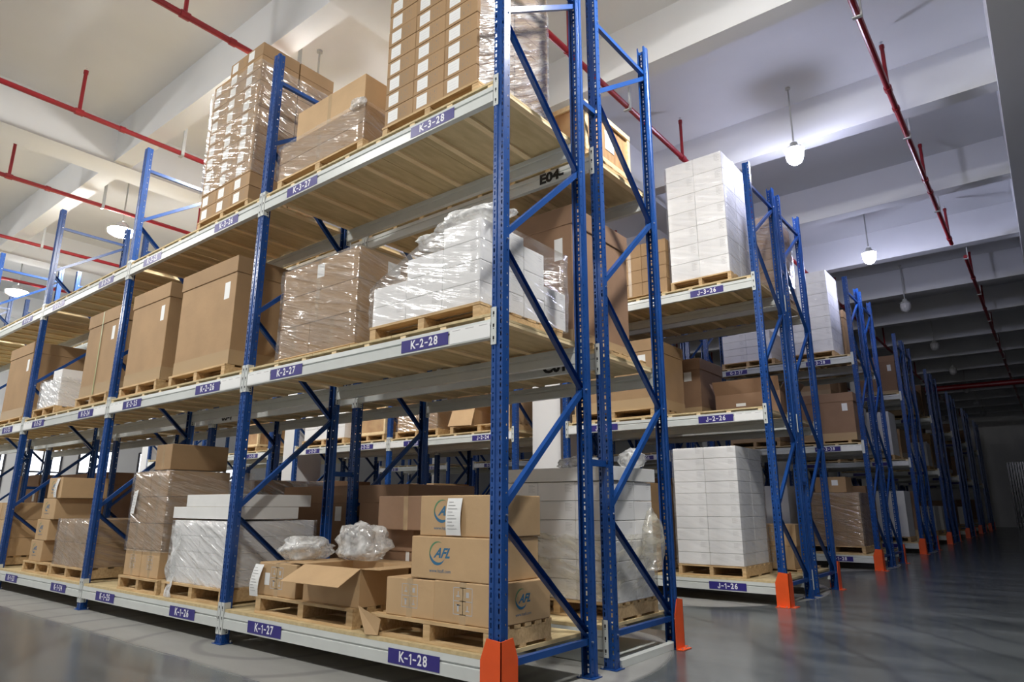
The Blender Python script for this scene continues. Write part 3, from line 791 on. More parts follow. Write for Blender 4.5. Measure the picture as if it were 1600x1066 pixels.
z = pallet(-2.50, -1.30, .05, .76, T1, 'pallet holding the open carton and plastic film above plate K-1-27', h=.13)
carton(-2.53, -2.02, .08, .60, z, z + .245, 'lightm', 'light brown carton topped with crumpled film, paper sheet hanging off its edge', 'cartons on the K-1-27 pallet',
       extra=lambda o, hx, hy, sz: (sheet(o, -hx - .03, -hy - .01, sz * .93, .12, .24, lean=-.03, curl=.03), patch(o, -.13, sz * .5, .07, .09, -hy)))
def open_carton(x0, x1, y0, y1, z0, h, label, flap=.24, kind='card3', ang=(-.55, -.25, .25, .5), name='open_carton', tilt=0.):
    sx, sy = x1 - x0, y1 - y0; hx, hy = sx / 2, sy / 2; t = .004
    b = MB(); k = kind
    b.box(-hx, hx, -hy, hy, 0, t, k)
    b.box(-hx, hx, -hy, -hy + t, t, h, k); b.box(-hx, hx, hy - t, hy, t, h, k); b.box(-hx, -hx + t, -hy + t, hy - t, t, h, k); b.box(hx - t, hx, -hy + t, hy - t, t, h, k)
    o = b.obj(name, None, ((x0 + x1) / 2, (y0 + y1) / 2, z0 + .001)); o.rotation_euler[2] = tilt
    for (side, a) in zip(('f', 'b', 'l', 'r'), ang):
        b = MB(); dz = math.sin(a) * flap; dd = math.cos(a) * flap
        if side in 'fb':
            s = -1 if side == 'f' else 1
            P = [(-hx, s * hy, h), (hx, s * hy, h), (hx + .01, s * (hy + dd), h + dz), (-hx - .01, s * (hy + dd), h + dz)]
        else:
            s = -1 if side == 'l' else 1
            P = [(s * hx, -hy, h), (s * hx, hy, h), (s * (hx + dd), hy + .01, h + dz), (s * (hx + dd), -hy - .01, h + dz)]
        Q = [(p[0], p[1], p[2] + t) for p in P]
        b.face(P, k); b.face(Q, k)
        for i in range(4): b.face([P[i], P[(i + 1) % 4], Q[(i + 1) % 4], Q[i]], k)
        b.obj('flap', o)
    b = MB(); b.box(-hx * .35, -hx * .05, -hy - .001, -hy - .0004, h * .5, h * .62, 'paper'); b.obj('shipping_label', o)
    tag(o, label, 'carton'); return o
open_carton(-1.95, -1.30, .10, .55, z, .252, 'open light brown carton with its flaps folded out above plate K-1-27', ang=(-.5, .0, .03, .02), flap=.22)
crumple(-2.30, .34, z + .262, .22, .2, .10, 'flatter crumple of clear film holding dark parts, on the taped carton', seed=14)
crumple(-1.86, .55, z + .262, .25, .17, .16, 'tall heap of cloudy plastic film behind the open carton', seed=17)
b = MB(); zz = T1 + .135
P = [(-1.22, -.02, T1 + .16), (-.98, -.02, T1 + .17), (-1.0, -.02, T1 - .03), (-1.10, -.03, T1 - .02)]
P = [(-1.21, .02, T1 + .165), (-.99, .03, T1 + .10), (-1.0, .02, T1 + .004), (-1.09, -.01, T1 + .004)]
b.face(P, 'card3'); b.face([(p[0], p[1] + .004, p[2]) for p in P], 'card3')
for i in range(4):
    q = (i + 1) % 4; b.face([P[i], P[q], (P[q][0], P[q][1] + .004, P[q][2]), (P[i][0], P[i][1] + .004, P[i][2])], 'card3')
tag(b.obj('cardboard_piece'), 'loose triangular cardboard flap leaning between the two pallets over K-1-28', 'cardboard')

# bay 25/26
z = pallet(-4.12, -3.02, .06, .98, T1, 'pallet under the wrapped white cartons above plate K-1-26', h=.13)
for k in range(4):
    carton(-4.05, -3.55, .09, .95, z + k * .137, z + k * .137 + .135, 'white', 'long white carton under cloudy film above K-1-26, inner column, %s row%s' % (ORD[k], ' up' if k else ''), 'white load above K-1-26')
    carton(-3.545, -3.06, .09, .95, z + k * .137, z + k * .137 + .135, 'white', 'long white carton under cloudy film above K-1-26, outer column, %s row%s' % (ORD[k], ' up' if k else ''), 'white load above K-1-26')
film(-4.05, -3.06, .09, .95, z, z + .545, 'cloudy film round the white load above plate K-1-26', 'filmh', .02, seed=41)
zt = z + .564
carton(-4.13, -3.04, .10, .75, zt, zt + .105, 'foam', 'lower white foam tray lying flat on the wrapped load above K-1-26', 'white foam trays', name='foam_tray', cat='foam tray')
carton(-3.91, -3.04, .11, .88, zt + .108, zt + .215, 'foam', 'upper white foam tray, set back on the lower one, on the wrapped load above K-1-26', 'white foam trays', name='foam_tray', cat='foam tray')
b = MB(); V = []; F = []
for j in range(15):
    for i in range(4):
        V.append((-4.02 + .05 * i + .03 * math.sin(j * .5), .055 - .015 * math.sin(j * .9 + i) - .02 * (j > 12), z + .5 - j * .044 if j < 14 else T1 + .006))
F = [(j * 4 + i, j * 4 + i + 1, (j + 1) * 4 + i + 1, (j + 1) * 4 + i) for j in range(14) for i in range(3)]
b.add(V, F, 'bag'); tag(b.obj('plastic_film', smooth=True), 'twisted tail of cloudy film hanging to the deck beside plate K-1-26', 'plastic film')

z = pallet(-5.02, -4.16, .04, .95, T1, 'pallet under the tall wrapped brown stack above plate K-1-25', h=.13)
for k in range(4):
    hh = .252
    carton(-4.99, -4.62, .07, .55, z + k * .255, z + k * .255 + hh, 'lightm' if k == 0 else 'brown', 'wrapped brown carton above plate K-1-25, inner column, %s row%s' % (ORD[k], ' up' if k else ''), 'wrapped stack above K-1-25')
    carton(-4.615, -4.24, .07, .55 if k < 3 else .70, z + k * .255, z + k * .255 + hh, 'lightm' if k == 0 else 'brown', 'wrapped brown carton above plate K-1-25, outer column, %s row%s' % (ORD[k], ' up' if k else ''), 'wrapped stack above K-1-25')
    if k < 3: carton(-4.62, -4.24, .56, .95, z + k * .255, z + k * .255 + hh, 'brown', 'wrapped brown carton behind the outer column above plate K-1-25, %s row%s' % (ORD[k], ' up' if k else ''), 'wrapped stack above K-1-25')
film(-4.99, -4.24, .07, .96, z + .24, z + 1.02, 'tight film round the brown stack above plate K-1-25, paper slip inside', 'film', .014, seed=51)
b = MB(); b.face([(-4.93, .052, z + .82), (-4.83, .048, z + .84), (-4.87, .044, z + .60), (-4.96, .048, z + .60)], 'paper')
for i in range(7): b.face([(-4.925 - .004 * i, .043, z + .80 - .028 * i), (-4.86 - .004 * i, .041, z + .80 - .028 * i), (-4.86 - .004 * i, .041, z + .805 - .028 * i), (-4.925 - .004 * i, .043, z + .805 - .028 * i)], 'inkg')
tag(b.obj('paper_slip'), 'pale paper slip stuck to the film above plate K-1-25', 'paper')
carton(-4.70, -4.36, .12, .72, z + 1.035, z + 1.29, 'brown', 'single brown carton lying on top of the tall wrapped stack above K-1-25', 'boxes over the wrapped stacks')
carton(-4.10, -3.20, .30, .93, z + .80, z + 1.02, 'red', 'film-covered brown carton behind the foam trays, level with the stack top', 'boxes over the wrapped stacks') if False else None

# bay 23/24
z = pallet(-7.95, -7.02, .06, .9, T1, 'pallet under the column of four printed cartons above plate K-1-23', h=.13)
for k, (dx, sx) in enumerate(((-.42, .42), (-.31, .42), (-.20, .44), (-.09, .46))):
    x0 = -7.48 + dx * .9
    zz = z + k * .256
    carton(x0, x0 + sx, .09, .62, zz, zz + .253, 'logo', 'carton with faint printed logo in the stepped column above plate K-1-23, %s row%s' % (ORD[k], ' up' if k else ''), 'stepped cartons above K-1-23',
           extra=lambda o, hx, hy, sz, k=k: (logo(o, -.04, sz * .58, .058, yf=-hy), sheet(o, .06, -hy, sz * .95, .09, .23, lean=-.02) if k == 3 else None))
z = pallet(-7.0, -5.98, .06, .95, T1, 'pallet under the wrapped brown block above plate K-1-24', h=.13)
for k in range(2):
    for i in range(2):
        carton(-6.98 + i * .49, -6.98 + i * .49 + .487, .09, .9, z + k * .262, z + k * .262 + .26, 'brown', 'wrapped brown carton above plate K-1-24, %s column, %s row%s' % (('inner', 'outer')[i], ORD[k], ' up' if k else ''), 'wrapped block above K-1-24')
film(-6.98, -6.0, .09, .9, z, z + .525, 'shiny creased film round the low brown block above plate K-1-24', 'film', .016, seed=61)
z = pallet(-9.9, -8.9, .06, .95, T1, 'pallet at the far end of the K floor-level shelf', h=.13)
for k in range(3):
    carton(-9.85, -9.30, .09, .9, z + k * .24, z + k * .24 + .238, 'lightm', 'plain brown carton past plate K-1-23, inner column, %s row%s' % (ORD[k], ' up' if k else ''), 'cartons past K-1-23')
    if k < 3: carton(-9.28, -8.88, .09, .9, z + k * .24, z + k * .24 + .238, 'lightm', 'plain brown carton past plate K-1-23, outer column, %s row%s' % (ORD[k], ' up' if k else ''), 'cartons past K-1-23')

# ============================================================ run behind K
z = pallet(-1.25, -.1, YL + .05, YL + .95, T2, 'pallet under the tall box in the run behind plate K-2-28', h=.06)
carton(-1.20, -.27, YL + .05, YL + .97, z, 3.53, 'bigred', 'tall red-brown box with lid behind the white cartons on the middle shelf', 'tall boxes in the run behind K')
z = pallet(-1.15, -.12, YL + .05, YL + .9, T3, 'pallet under the timber-framed crate on the top shelf behind K', h=.1)
def crate(x0, x1, y0, y1, z0, z1, label):
    b = MB(); e = .02; b.box(x0 + e, x1 - e, y0 + e, y1 - e, z0, z1 - e, 'crate'); o = b.obj('wooden_crate')
    t = .045
    for (xx, yy) in ((x0, y0), (x1 - t, y0), (x0, y1 - t), (x1 - t, y1 - t)):
        b = MB(); b.box(xx, xx + t, yy, yy + t, z0, z1 - .001, 'piney'); b.obj('corner_post', o)
    for zz in (z0, z1 - t):
        for yy in (y0 - .004, y1 - .014):
            b = MB(); b.box(x0, x1, yy, yy + .018, zz, zz + t, 'piney'); b.obj('rail', o)
        for xx in (x0 - .004, x1 - .014):
            b = MB(); b.box(xx, xx + .018, y0, y1, zz, zz + t, 'piney'); b.obj('rail', o)
    b = MB(); b.box(x1 - .018, x1 - .0155, y0 + (y1 - y0) * .45, y0 + (y1 - y0) * .65, z0 + (z1 - z0) * .35, z0 + (z1 - z0) * .75, 'paper'); b.obj('label_sheet', o)
    tag(o, label, 'crate', 'timber crates'); return o
crate(-1.12, -.13, YL + .08, YL + .87, z, z + .47, 'timber-framed plywood crate on the top shelf of the run behind K')
z = pallet(-1.15, -.06, YL + .24, YL + .88, T1, 'battered pallet under the bagged white cartons in the run behind K-1-28', h=.12)
wl = 'white cartons in the run behind K-1-28'
ya = YL + .25
for k in range(6):
    for i, (xa, xb) in enumerate(((-1.15, -.785), (-.782, -.422), (-.419, -.065))):
        carton(xa, xb, ya, ya + .30, z + k * .147, z + k * .147 + .144, 'whitel', 'white carton behind the printed stack, %s column, %s row%s' % (('inner', 'middle', 'outer')[i], ORD[k], ' up' if k else ''), wl)
    carton(-.419, -.065, ya + .305, ya + .60, z + k * .147, z + k * .147 + .144, 'whitel', 'white carton behind the printed stack, rear of the outer column, %s row%s' % (ORD[k], ' up' if k else ''), wl)
zt = z + 6 * .147
carton(-1.25, -.055, ya - .03, ya + .66, zt + .003, zt + .11, 'foam', 'wide white foam tray lying over the white cartons behind the printed stack', 'white foam trays', name='foam_tray', cat='foam tray')
crumple(-.50, ya + .2, zt + .113, .2, .14, .055, 'crumpled grey film on the foam tray behind the end frame', seed=71)
crumple(-.17, ya + .50, zt + .113, .1, .12, .09, 'small film bundle on the outer edge of the foam tray', seed=72)
crumple(.025, ya + .42, .60, .075, .12, .25, 'hanging pouch of yellowed film on the end of the white cartons', 'bagy', seed=73, amp=.2)
film(-1.15, -.065, ya, ya + .6, z + .02, z + .48, 'slack yellowish film round the lower white cartons behind the printed stack', 'bagy', .010, seed=74, top=False)

z = pallet(-2.8, -2.0, YL + .05, YL + .95, T1, 'pallet under the wide brown box in the run behind plate K-1-27', h=.12)
carton(-2.82, -2.12, YL + .06, YL + .95, z, 1.27, 'bigred', 'brown box with lid in the run behind the plastic film heaps over K-1-27', 'wide boxes in the run behind K')
z = pallet(-4.08, -3.0, YL + .05, YL + .95, T1, 'pallet under the wide brown box in the run behind plate K-1-26', h=.12)
carton(-4.1, -2.985, YL + .06, YL + .95, z, 1.27, 'bigred', 'wide brown box with lid in the run behind the foam trays', 'wide boxes in the run behind K')
z = pallet(-5.72, -4.55, YL + .05, YL + .95, T1, 'pallet in the run behind plate K-1-25', h=.12)
for k in range(4):
    for i in range(2):
        carton(-5.68 + i * .56, -5.68 + i * .56 + .555, YL + .06, YL + .95, z + k * .245, z + k * .245 + .243, 'red', 'film-wrapped brown carton behind the K-1-25 stack, %s column, %s row%s' % (('inner', 'outer')[i], ORD[k], ' up' if k else ''), 'wrapped cartons behind K-1-25')
film(-5.68, -4.56, YL + .06, YL + .95, z, z + .98, 'glossy film round the cartons behind the K-1-25 stack', 'filmh', .012, seed=81)
z = pallet(-7.45, -6.35, YL + .05, YL + .95, T1, 'pallet in the run behind plate K-1-24', h=.12)
carton(-7.4, -6.4, YL + .08, YL + .93, z, 1.22, 'bigred', 'square brown box with lid in the run behind plate K-1-24', 'wide boxes in the run behind K')
carton(-10.9, -9.0, YL + .08, YL + .93, T1 + .002, 1.58, 'bigred', 'wide dark box with lid in the run behind the stepped cartons', 'wide boxes in the run behind K')
z = pallet(-13.2, -12.0, YL + .05, YL + .95, T1, 'pallet in the last bay of the run behind K', h=.12)
carton(-13.2, -12.0, YL + .08, YL + .93, z, 1.62, 'bigred', 'dark brown box deep in the last bay of the run behind K', 'wide boxes in the run behind K')

b = MB(); b.prism([(-.01, 0.002), (.045, .002), (.045, .05), (-.01, .05)], YL + .09, YL + .90, 'y', 'beam'); b.box(-.008, .043, YL + .901, YL + .906, .002, .06, 'beam')
tag(b.obj('spare_beam'), 'short light grey beam lying on the floor in the rear end frame', 'beam')
b = MB(); b.box(-.70, -.03, YL + .10, YL + .86, .002, .05, 'beam'); b.box(-.70, -.03, YL + .10, YL + .14, .051, .085, 'beam')
tag(b.obj('metal_tray', bevel=.003), 'pale dusty metal tray lying on the floor under the end of the rear run', 'tray')

# ============================================================ J run
z = pallet(-1.15, -.31, YJ + .03, YJ + .95, T3, 'pallet under the tall white tower above plate J-3-26', h=.12)
stack(-1.14, YJ + .05, z, 2, 2, 7, .405, .42, .245, 'whitel', 'white carton in the bright tower', 'above J-3-26', jit=.002)
film(-1.14, -.327, YJ + .05, YJ + .9, z, z + 1.72, 'clear film round the bright white tower above plate J-3-26', 'filml', .006, seed=91, top=False)
z = pallet(-2.72, -1.2, YJ + .03, YJ + .95, T3, 'pallet under the brown carton wall above plate J-3-25', h=.04)
stack(-2.72, YJ + .05, z, 4, 1, 4, .375, .42, .19, 'brown', 'small brown carton', 'above plate J-3-25', jit=.003)
z = pallet(-2.80, -1.47, YJ + .03, YJ + .95, T2, 'pallet under the lidded box above plate J-2-25', h=.12)
carton(-2.77, -1.47, YJ + .06, YJ + .97, z, 3.33, 'big', 'large brown box with raised lid above plate J-2-25', 'brown boxes on the J run')
z = pallet(-1.27, -.42, YJ + .04, YJ + .98, T1, 'pallet under the white block above plate J-1-26', h=.13)
stack(-1.265, YJ + .05, z, 2, 2, 10, .41, .44, .1385, 'whitel', 'thin white carton in the block', 'above J-1-26', jit=.002)
film(-1.265, -.44, YJ + .05, YJ + .94, z, z + 1.40, 'clear film round the white block above plate J-1-26', 'filml', .007, seed=95, top=False)
z = pallet(-2.6, -1.6, YJ + .04, YJ + .98, T1, 'pallet under the grey wrapped load above plate J-1-25', h=.12)
carton(-2.55, -1.62, YJ + .06, YJ + .96, z, z + 1.0, 'brown', 'plain brown block of goods above plate J-1-25', 'brown boxes on the J run')
# J bay 23/24 and 21/22, middle shelf, seen between the K shelves
z = pallet(-6.63, -5.55, YJ + .05, YJ + .95, T2, 'pallet under the wrapped cartons above plate J-2-23', h=.12)
carton(-6.6, -6.1, YJ + .07, YJ + .9, z, z + .36, 'light', 'wrapped light brown carton above plate J-2-23, next to the shelf post', 'cartons above J-2-23')
carton(-6.09, -5.6, YJ + .07, YJ + .9, z, z + .33, 'brown', 'wrapped darker brown carton above plate J-2-23', 'cartons above J-2-23')
film(-6.6, -5.6, YJ + .07, YJ + .9, z, z + .36, 'film round the two cartons above plate J-2-23', 'film', .01, seed=97)
z = pallet(-5.3, -4.0, YJ + .08, YJ + .95, T2, 'pallet under the torn open cartons above plate J-2-24', h=.12)
open_carton(-5.25, -4.82, YJ + .06, YJ + .6, z, .26, 'torn open carton with a flap hanging over the beam at J-2-24', ang=(-1.15, .9, .4, 1.2), flap=.30, tilt=.2)
open_carton(-4.40, -4.02, YJ + .1, YJ + .7, z, .42, 'taller open carton beside the column above plate J-2-24', ang=(1.2, 1.2, 1.3, 1.2), flap=.2)
z = pallet(-7.9, -6.95, YJ + .06, YJ + .95, T2, 'pallet under the orange plywood crate above plate J-2-22', h=.12)
crate(-7.9, -6.95, YJ + .08, YJ + .9, z, z + .72, 'orange plywood crate above plate J-2-22')
z = pallet(-9.5, -8.1, YJ + .06, YJ + .95, T2, 'pallet under the white cartons above plate J-2-21', h=.12)
for i in range(3):
    for k in range(3):
        carton(-9.45 + i * .44, -9.45 + i * .44 + .435, YJ + .08, YJ + .9, z + k * .22, z + k * .22 + .218, 'white', 'white carton above plate J-2-21, %s column, %s row%s' % (('inner', 'middle', 'outer')[i], ORD[k], ' up' if k else ''), 'white cartons above J-2-21')
z = pallet(-12.1, -11.2, YJ + .06, YJ + .95, T2, 'pallet under the pinkish crate beyond the second column', h=.12)
crate(-12.1, -11.2, YJ + .08, YJ + .9, z, z + .75, 'pinkish plywood crate beyond the second white column on the J run')
for i, (xa, xb, zt, kd, nm) in enumerate(((-9.4, -8.3, 1.55, 'bigred', 'dark lidded box below plate J-2-21'), (-7.9, -7.0, 1.35, 'bigred', 'dark lidded box below plate J-2-22'),
                                         (-6.5, -5.6, 1.45, 'big', 'brown lidded box below plate J-2-23'), (-5.2, -4.2, 1.2, 'big', 'brown lidded box below plate J-2-24'))):
    z = pallet(xa, xb, YJ + .05, YJ + .95, T1, 'pallet under the ' + nm, h=.12)
    carton(xa + .03, xb - .03, YJ + .07, YJ + .93, z, zt, kd, nm + ', on the floor-level shelf', 'lidded boxes low on the J run')
crumple(-6.85, YJ + .35, 1.62, .22, .2, .14, 'clear bag of foil bundles on the box below plate J-2-23', seed=98) if False else None
for i, (xa, xb, lv, zt, kd, nm) in enumerate(((-9.3, -8.2, 2, 1.0, 'big', 'J-3-21'), (-6.4, -5.4, 2, .8, 'big', 'J-3-23'), (-5.1, -4.0, 2, 1.1, 'bigred', 'J-3-24'))):
    z = pallet(xa, xb, YJ + .05, YJ + .95, T3, 'pallet under the lidded box above plate ' + nm, h=.12)
    carton(xa + .03, xb - .03, YJ + .07, YJ + .93, z, z + zt, kd, 'lidded brown box above plate ' + nm, 'lidded boxes high on the J run')

# ============================================================ run behind J
z = pallet(-1.15, -.1, YH + .05, YH + .95, T3, 'pallet in the run behind the tall white tower on J', h=.12)
stack(-1.10, YH + .08, z, 2, 1, 7, .50, .8, .165, 'brown', 'brown wrapped carton', 'behind the J-3-26 tower', jit=.004)
film(-1.10, -.096, YH + .08, YH + .88, z, z + 1.185, 'film round the brown stack behind the J-3-26 tower', 'film', .012, seed=101)
z = pallet(-1.2, -.15, YH + .05, YH + .95, T2, 'pallet under the open brown carton behind plate J-2-26', h=.03)
open_carton(-1.14, -.22, YH + .08, YH + .9, z, .36, 'open brown carton with flaps up in the run behind plate J-2-26', kind='card2', ang=(1.2, 1.0, 1.2, 1.0), flap=.2)
z = pallet(-2.7, -1.5, YH + .05, YH + .95, T2, 'pallet in the run behind plate J-2-25', h=.12)
carton(-2.7, -1.35, YH + .08, YH + .95, z, 3.25, 'bigred', 'large red-brown lidded box in the run behind plate J-2-25', 'boxes in the run behind J')
z = pallet(-1.2, -.15, YH + .05, YH + .95, T1, 'pallet in the run behind the white block of J-1-26', h=.03)
carton(-.70, -.24, YH + .08, YH + .6, z, z + .28, 'lightm', 'lower brown carton behind the end of the J-1-26 white block', 'boxes in the run behind J')
carton(-.72, -.20, YH + .1, YH + .65, z + .283, z + .56, 'lightm', 'upper brown carton behind the end of the J-1-26 white block', 'boxes in the run behind J')
carton(-1.18, -.74, YH + .1, YH + .65, z, z + 1.35, 'foam', 'tall pale grey pack behind the J-1-26 white block', 'boxes in the run behind J')
for i, (xa, xb, T, zt, kd, nm) in enumerate(((-2.6, -1.5, T3, .9, 'bigred', 'J-3-25'), (-5.2, -4.1, T2, .8, 'bigred', 'J-2-24'), (-6.6, -5.5, T2, 1.0, 'big', 'J-2-23'), (-6.5, -5.4, T3, 1.0, 'big', 'J-3-23'), (-9.2, -8.0, T2, .9, 'bigred', 'J-2-21'),
                                            (-2.6, -1.5, T1, 1.1, 'bigred', 'J-1-25'), (-5.2, -4.1, T1, 1.0, 'big', 'J-1-24'), (-8.9, -7.8, T1, 1.1, 'bigred', 'J-1-21'))):
    z = pallet(xa, xb, YH + .05, YH + .95, T, 'pallet in the rear run directly behind plate ' + nm, h=.12)
    carton(xa + .03, xb - .03, YH + .08, YH + .93, z, z + zt, kd, 'lidded box in the rear run directly behind plate ' + nm, 'boxes in the run behind J')

# ============================================================ G run and beyond
z = pallet(-1.22, -.42, YG + .05, YG + .95, T3, 'pallet under the tall white tower above plate G-3-28', h=.12)
stack(-1.20, YG + .08, z, 2, 2, 7, .385, .42, .235, 'whitel', 'white carton in the dimmer tower', 'above G-3-28', jit=.002)
film(-1.20, -.425, YG + .08, YG + .94, z, z + 1.65, 'clear film round the dimmer white tower above plate G-3-28', 'filml', .006, seed=111, top=False)
z = pallet(-2.66, -1.55, YG + .05, YG + .95, T3, 'pallet under the low white stack above plate G-3-27', h=.12)
stack(-2.62, YG + .08, z, 2, 1, 4, .50, .85, .15, 'whitel', 'white carton in the low stack', 'above G-3-27', jit=.002)
z = pallet(-1.3, -.3, YG + .05, YG + .95, T2, 'low pallet under the dark brown box above plate G-2-28', h=.05)
carton(-1.28, -.2, YG + .07, YG + .95, z, 3.2, 'bigred', 'large dark brown lidded box above plate G-2-28', 'boxes on the G run')
z = pallet(-2.6, -1.6, YG + .05, YG + .95, T2, 'pallet under the box above plate G-2-27', h=.12)
carton(-2.6, -1.6, YG + .07, YG + .95, z, 3.0, 'bigred', 'plain dark brown lidded box above plate G-2-27', 'boxes on the G run')
z = pallet(-1.35, -.28, YG + .05, YG + .95, T1, 'pallet under the brown carton block above plate G-1-28', h=.13)
stack(-1.33, YG + .08, z, 2, 2, 4, .515, .43, .235, 'brown', 'brown wrapped carton', 'above plate G-1-28', jit=.004)
carton(-1.05, -.5, YG + .12, YG + .6, z + .955, z + 1.24, 'brownl', 'single brown carton on top of the block above plate G-1-28', 'boxes on the G run')
film(-1.33, -.29, YG + .08, YG + .95, z, z + .95, 'film round the brown block above plate G-1-28', 'film', .012, seed=115)
z = pallet(-2.6, -1.5, YG + .05, YG + .95, T1, 'pallet under the grey pack above plate G-1-27', h=.12)
carton(-2.55, -1.55, YG + .07, YG + .95, z, z + 1.1, 'foam', 'pale grey wrapped pack above plate G-1-27', 'boxes on the G run')
nmr = {YG + D + GAP: 'run behind the G run', YE: 'third double run', YE + D + GAP: 'rear of the third double run', YB: 'fourth double run', YB + D + GAP: 'rear of the fourth double run', 27.55: 'fifth double run', 33.1: 'sixth double run', 38.7: 'last double run'}
for (y, nm), xe in zip(nmr.items(), (-.08, -.16, -.16, -.23, -.23, -.25, -.28, -.3)):
    for li, (T, lvn) in enumerate(((T1, 'floor-level shelf'), (T2, 'middle shelf'), (T3, 'top shelf'))):
        for bi, (xa, pos) in enumerate(((xe - 1.3, 'end bay, outer half'), (xe - 2.7, 'end bay, inner half'))):
            if li == 2 and bi == 0 and y in (YE, 27.55): continue
            wd = R.uniform(.95, 1.1); hgt = R.choice((.75, .95, 1.1)); kd = R.choice(('bigred', 'big', 'bigred', 'foam')) if li != 1 or y != YE or bi else 'foam'
            z = pallet(xa, xa + wd, y + .05, y + .95, T, 'pallet on the %s, %s, %s' % (lvn, nm, pos), h=.12)
            carton(xa + .02, xa + wd - .02, y + .07, y + .95, z, z + hgt, kd, ('pale pack' if kd == 'foam' else 'lidded box') + ' on the %s, %s, %s' % (lvn, nm, pos), 'goods in the far rack runs')

# clear panels leaning on a frame and low shelving by the end wall
b = MB()
for i in range(7): b.box(.55 + i * .12, .63 + i * .12, 44.6, 44.66, .02, 3.6, 'panel')
tag(b.obj('sheet_stack'), 'tall stack of glossy clear sheets standing by the dark end wall', 'sheet stack')
rack('blue shelving bay standing alone against the dark end wall', 44.9, [(1.7, 4.6)], front_label=False, fine=False, holes=False)
carton(1.9, 3.0, 44.95, 45.8, T2 + .003, T2 + .9, 'foam', 'shiny wrapped pack on the lone shelving bay by the end wall', 'goods by the end wall')
carton(2.0, 3.2, 44.95, 45.8, T1 + .003, T1 + .9, 'bigred', 'dark box low on the lone shelving bay by the end wall', 'goods by the end wall')
z = T1

# ------------------------------------------------------------ red sprinkler pipes
def sprink(x, ya, yb, z, y_risers, label, hang=True):
    b = MB(); b.tube((x, ya, z), (x, yb, z), .036, 'red', 12)
    for y in y_risers:
        b.tube((x, y - .05, z), (x, y + .05, z), .047, 'red', 12)
    y = ya + 1.7
    while y < yb:
        b.tube((x, y - .035, z), (x, y + .035, z), .046, 'red', 12); y += 3.1
    root = b.obj('sprinkler_pipe')
    for y in y_risers:
        b = MB(); b.tube((x, y, z + .02), (x, y, 6.87), .024, 'red', 8); b.tube((x, y, 6.84), (x, y, 6.89), .031, 'red', 8)
        rr = b.obj('riser', root)
        b = MB(); b.tube((x, y, 6.89), (x, y, 6.935), .010, 'zinc', 6); b.tube((x, y, 6.935), (x, y, 6.94), .022, 'zinc', 8); b.obj('sprinkler_head', rr)
    if hang:
        for by in BEAM_Y:
            y = by + .42
            if ya < y < yb:
                b = MB(); b.box(x + .03, x + .05, y - .022, y + .022, z - .05, ZC, 'grey'); b.box(x - .05, x + .05, y - .022, y + .022, z - .055, z - .040, 'grey'); b.obj('hanger', root)
    tag(root, label, 'sprinkler pipe', 'red sprinkler pipes under the ceiling')
RY = [-6.65 + 3.1 * i for i in range(17)]
for x, yb, nm in ((1.64, 12.3, 'over the open cross aisle'), (-1.15, 44, 'over the end bays, passing the white towers'), (-4.08, 44, 'running behind the wrapped tower above K-3-26'), (-7.03, 44, 'meeting the ceiling above plate K-3-24'),
                  (-9.95, 44, 'crossing behind the third rack post'), (-13.0, 44, 'low behind the fourth rack post'), (-16.0, 44, 'deepest over the K run')):
    sprink(x, YN + .1, yb, 6.25, [y for y in RY if y < yb], 'red sprinkler pipe ' + nm)
sprink(1.78, 13.3, 44, 6.25, [y for y in RY if 13.4 < y < 44], 'red sprinkler pipe beyond the gap, running over the dark cross aisle')
b = MB(); b.tube((-12, 30.3, 6.02), (12, 30.3, 6.02), .11, 'red', 14); tag(b.obj('main_pipe'), 'thick dark red main pipe crossing the hall under the dim ceiling', 'pipe')

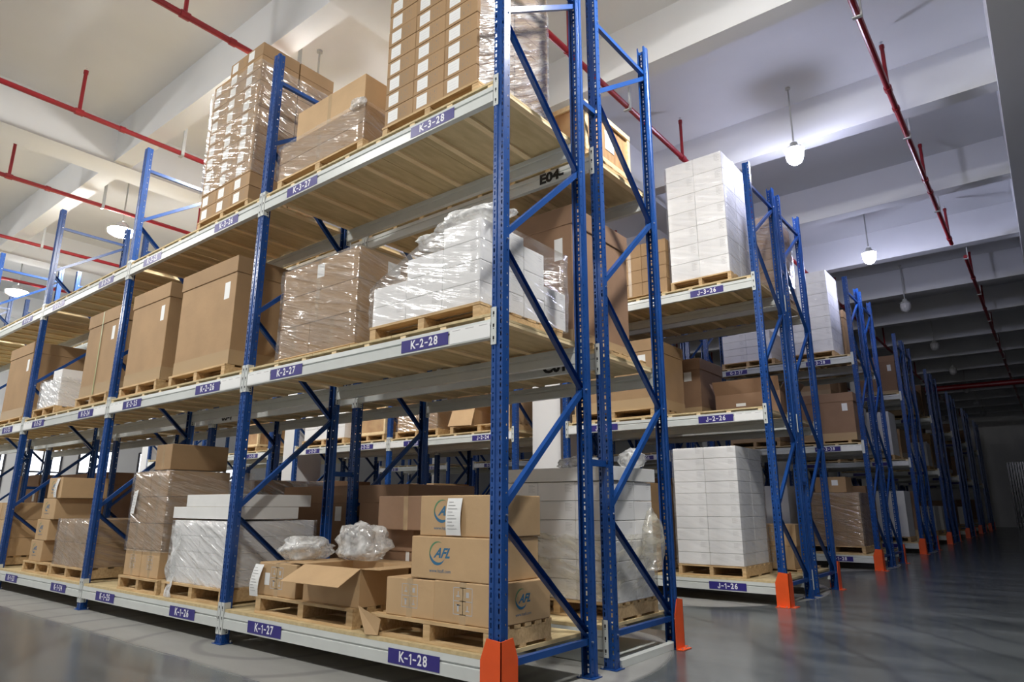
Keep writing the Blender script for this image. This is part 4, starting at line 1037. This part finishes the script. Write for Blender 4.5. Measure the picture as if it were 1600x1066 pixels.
# ------------------------------------------------------------ lamps
def disc_lamp(x, y, label):
    root = bpy.data.objects.new('pendant_lamp', None); C.objects.link(root); root.location = (x, y, 0)
    zt = 6.06
    b = MB(); b.tube((0, 0, zt + .1), (0, 0, ZC), .014, 'grey', 8); b.tube((0, 0, ZC - .03), (0, 0, ZC), .04, 'grey', 10); b.obj('rod', root)
    b = MB(); b.lathe([(.02, .16), (.07, .15), (.11, .10), (.12, .04), (.23, .0), (.235, -.01)], 'grey', 28, (0, 0, zt)); b.obj('housing', root, smooth=True)
    b = MB(); b.lathe([(.232, -.012), (.225, -.055), (.15, -.10), (.06, -.118), (.001, -.12)], 'disc', 28, (0, 0, zt)); b.obj('diffuser', root, smooth=True)
    tag(root, label, 'lamp', 'hanging lamps')
def jar_lamp(x, y, lit, label):
    root = bpy.data.objects.new('jar_lamp', None); C.objects.link(root); root.location = (x, y, 0)
    zt = 6.17
    b = MB(); b.tube((0, 0, zt), (0, 0, ZC), .012, 'grey', 8); b.tube((0, 0, ZC - .03), (0, 0, ZC), .035, 'grey', 8); b.obj('rod', root)
    b = MB(); b.lathe([(.015, .03), (.05, .02), (.06, -.03), (.10, -.055), (.125, -.075), (.138, -.095)], 'grey', 20, (0, 0, zt)); b.obj('cap', root, smooth=True)
    b = MB(); n = 24; V = []; rings = [(.118, -.095), (.122, -.15), (.117, -.20), (.105, -.245), (.08, -.285), (.045, -.31), (.001, -.318)]
    for (r, zz) in rings:
        for j in range(n):
            t = 2 * math.pi * j / n; q = r * (1 + .035 * math.cos(t * 8)); V.append((q * math.cos(t), q * math.sin(t), zt + zz))
    F = [(a * n + j, a * n + (j + 1) % n, (a + 1) * n + (j + 1) % n, (a + 1) * n + j) for a in range(len(rings) - 1) for j in range(n)]
    b.add(V, F, 'bulb' if lit else 'glassoff'); b.obj('glass_jar', root, smooth=True)
    tag(root, label, 'lamp', 'hanging lamps')
for x, nm in ((-22.0, 'farthest down the K run'), (-16.2, 'beyond the fourth post of the K run'), (-10.35, 'between the third and second posts above K-3-25'), (-4.4, 'behind the wrapped tower above K-3-26'), (1.5, 'over the end of the K run')):
    disc_lamp(x, 1.45, 'round white pendant lamp ' + nm)
for x, y, nm in ((-10.35, -3.3, 'over the front aisle, deep end'), (-4.4, -3.3, 'over the front aisle, middle'), (1.5, -3.3, 'over the front aisle by the cross aisle'), (-16.2, -3.3, 'over the front aisle, last one')):
    disc_lamp(x, y, 'round white pendant lamp ' + nm)
for i, (y, nm) in enumerate(((6.25, 'brightest jar lamp, hanging nearest over the cross aisle'), (11.35, 'second lit jar lamp above the cross aisle'), (15.7, 'unlit jar lamp, first beyond the lit pair'), (21.1, 'unlit jar lamp, second beyond the lit pair'),
                             (26.1, 'unlit jar lamp, third beyond the lit pair'), (31.1, 'unlit jar lamp, fourth beyond the lit pair'), (36.0, 'unlit jar lamp, fifth beyond the lit pair'), (40.4, 'unlit jar lamp, last before the end wall'))):
    jar_lamp(.33 - i * .03, y, i < 2, nm)
for x, y, nm in ((-6.2, 6.25, 'over the J run, deeper in'),):
    jar_lamp(x, y, True, 'added lit jar lamp ' + nm)  # extra lamp added for its light among the inner bays
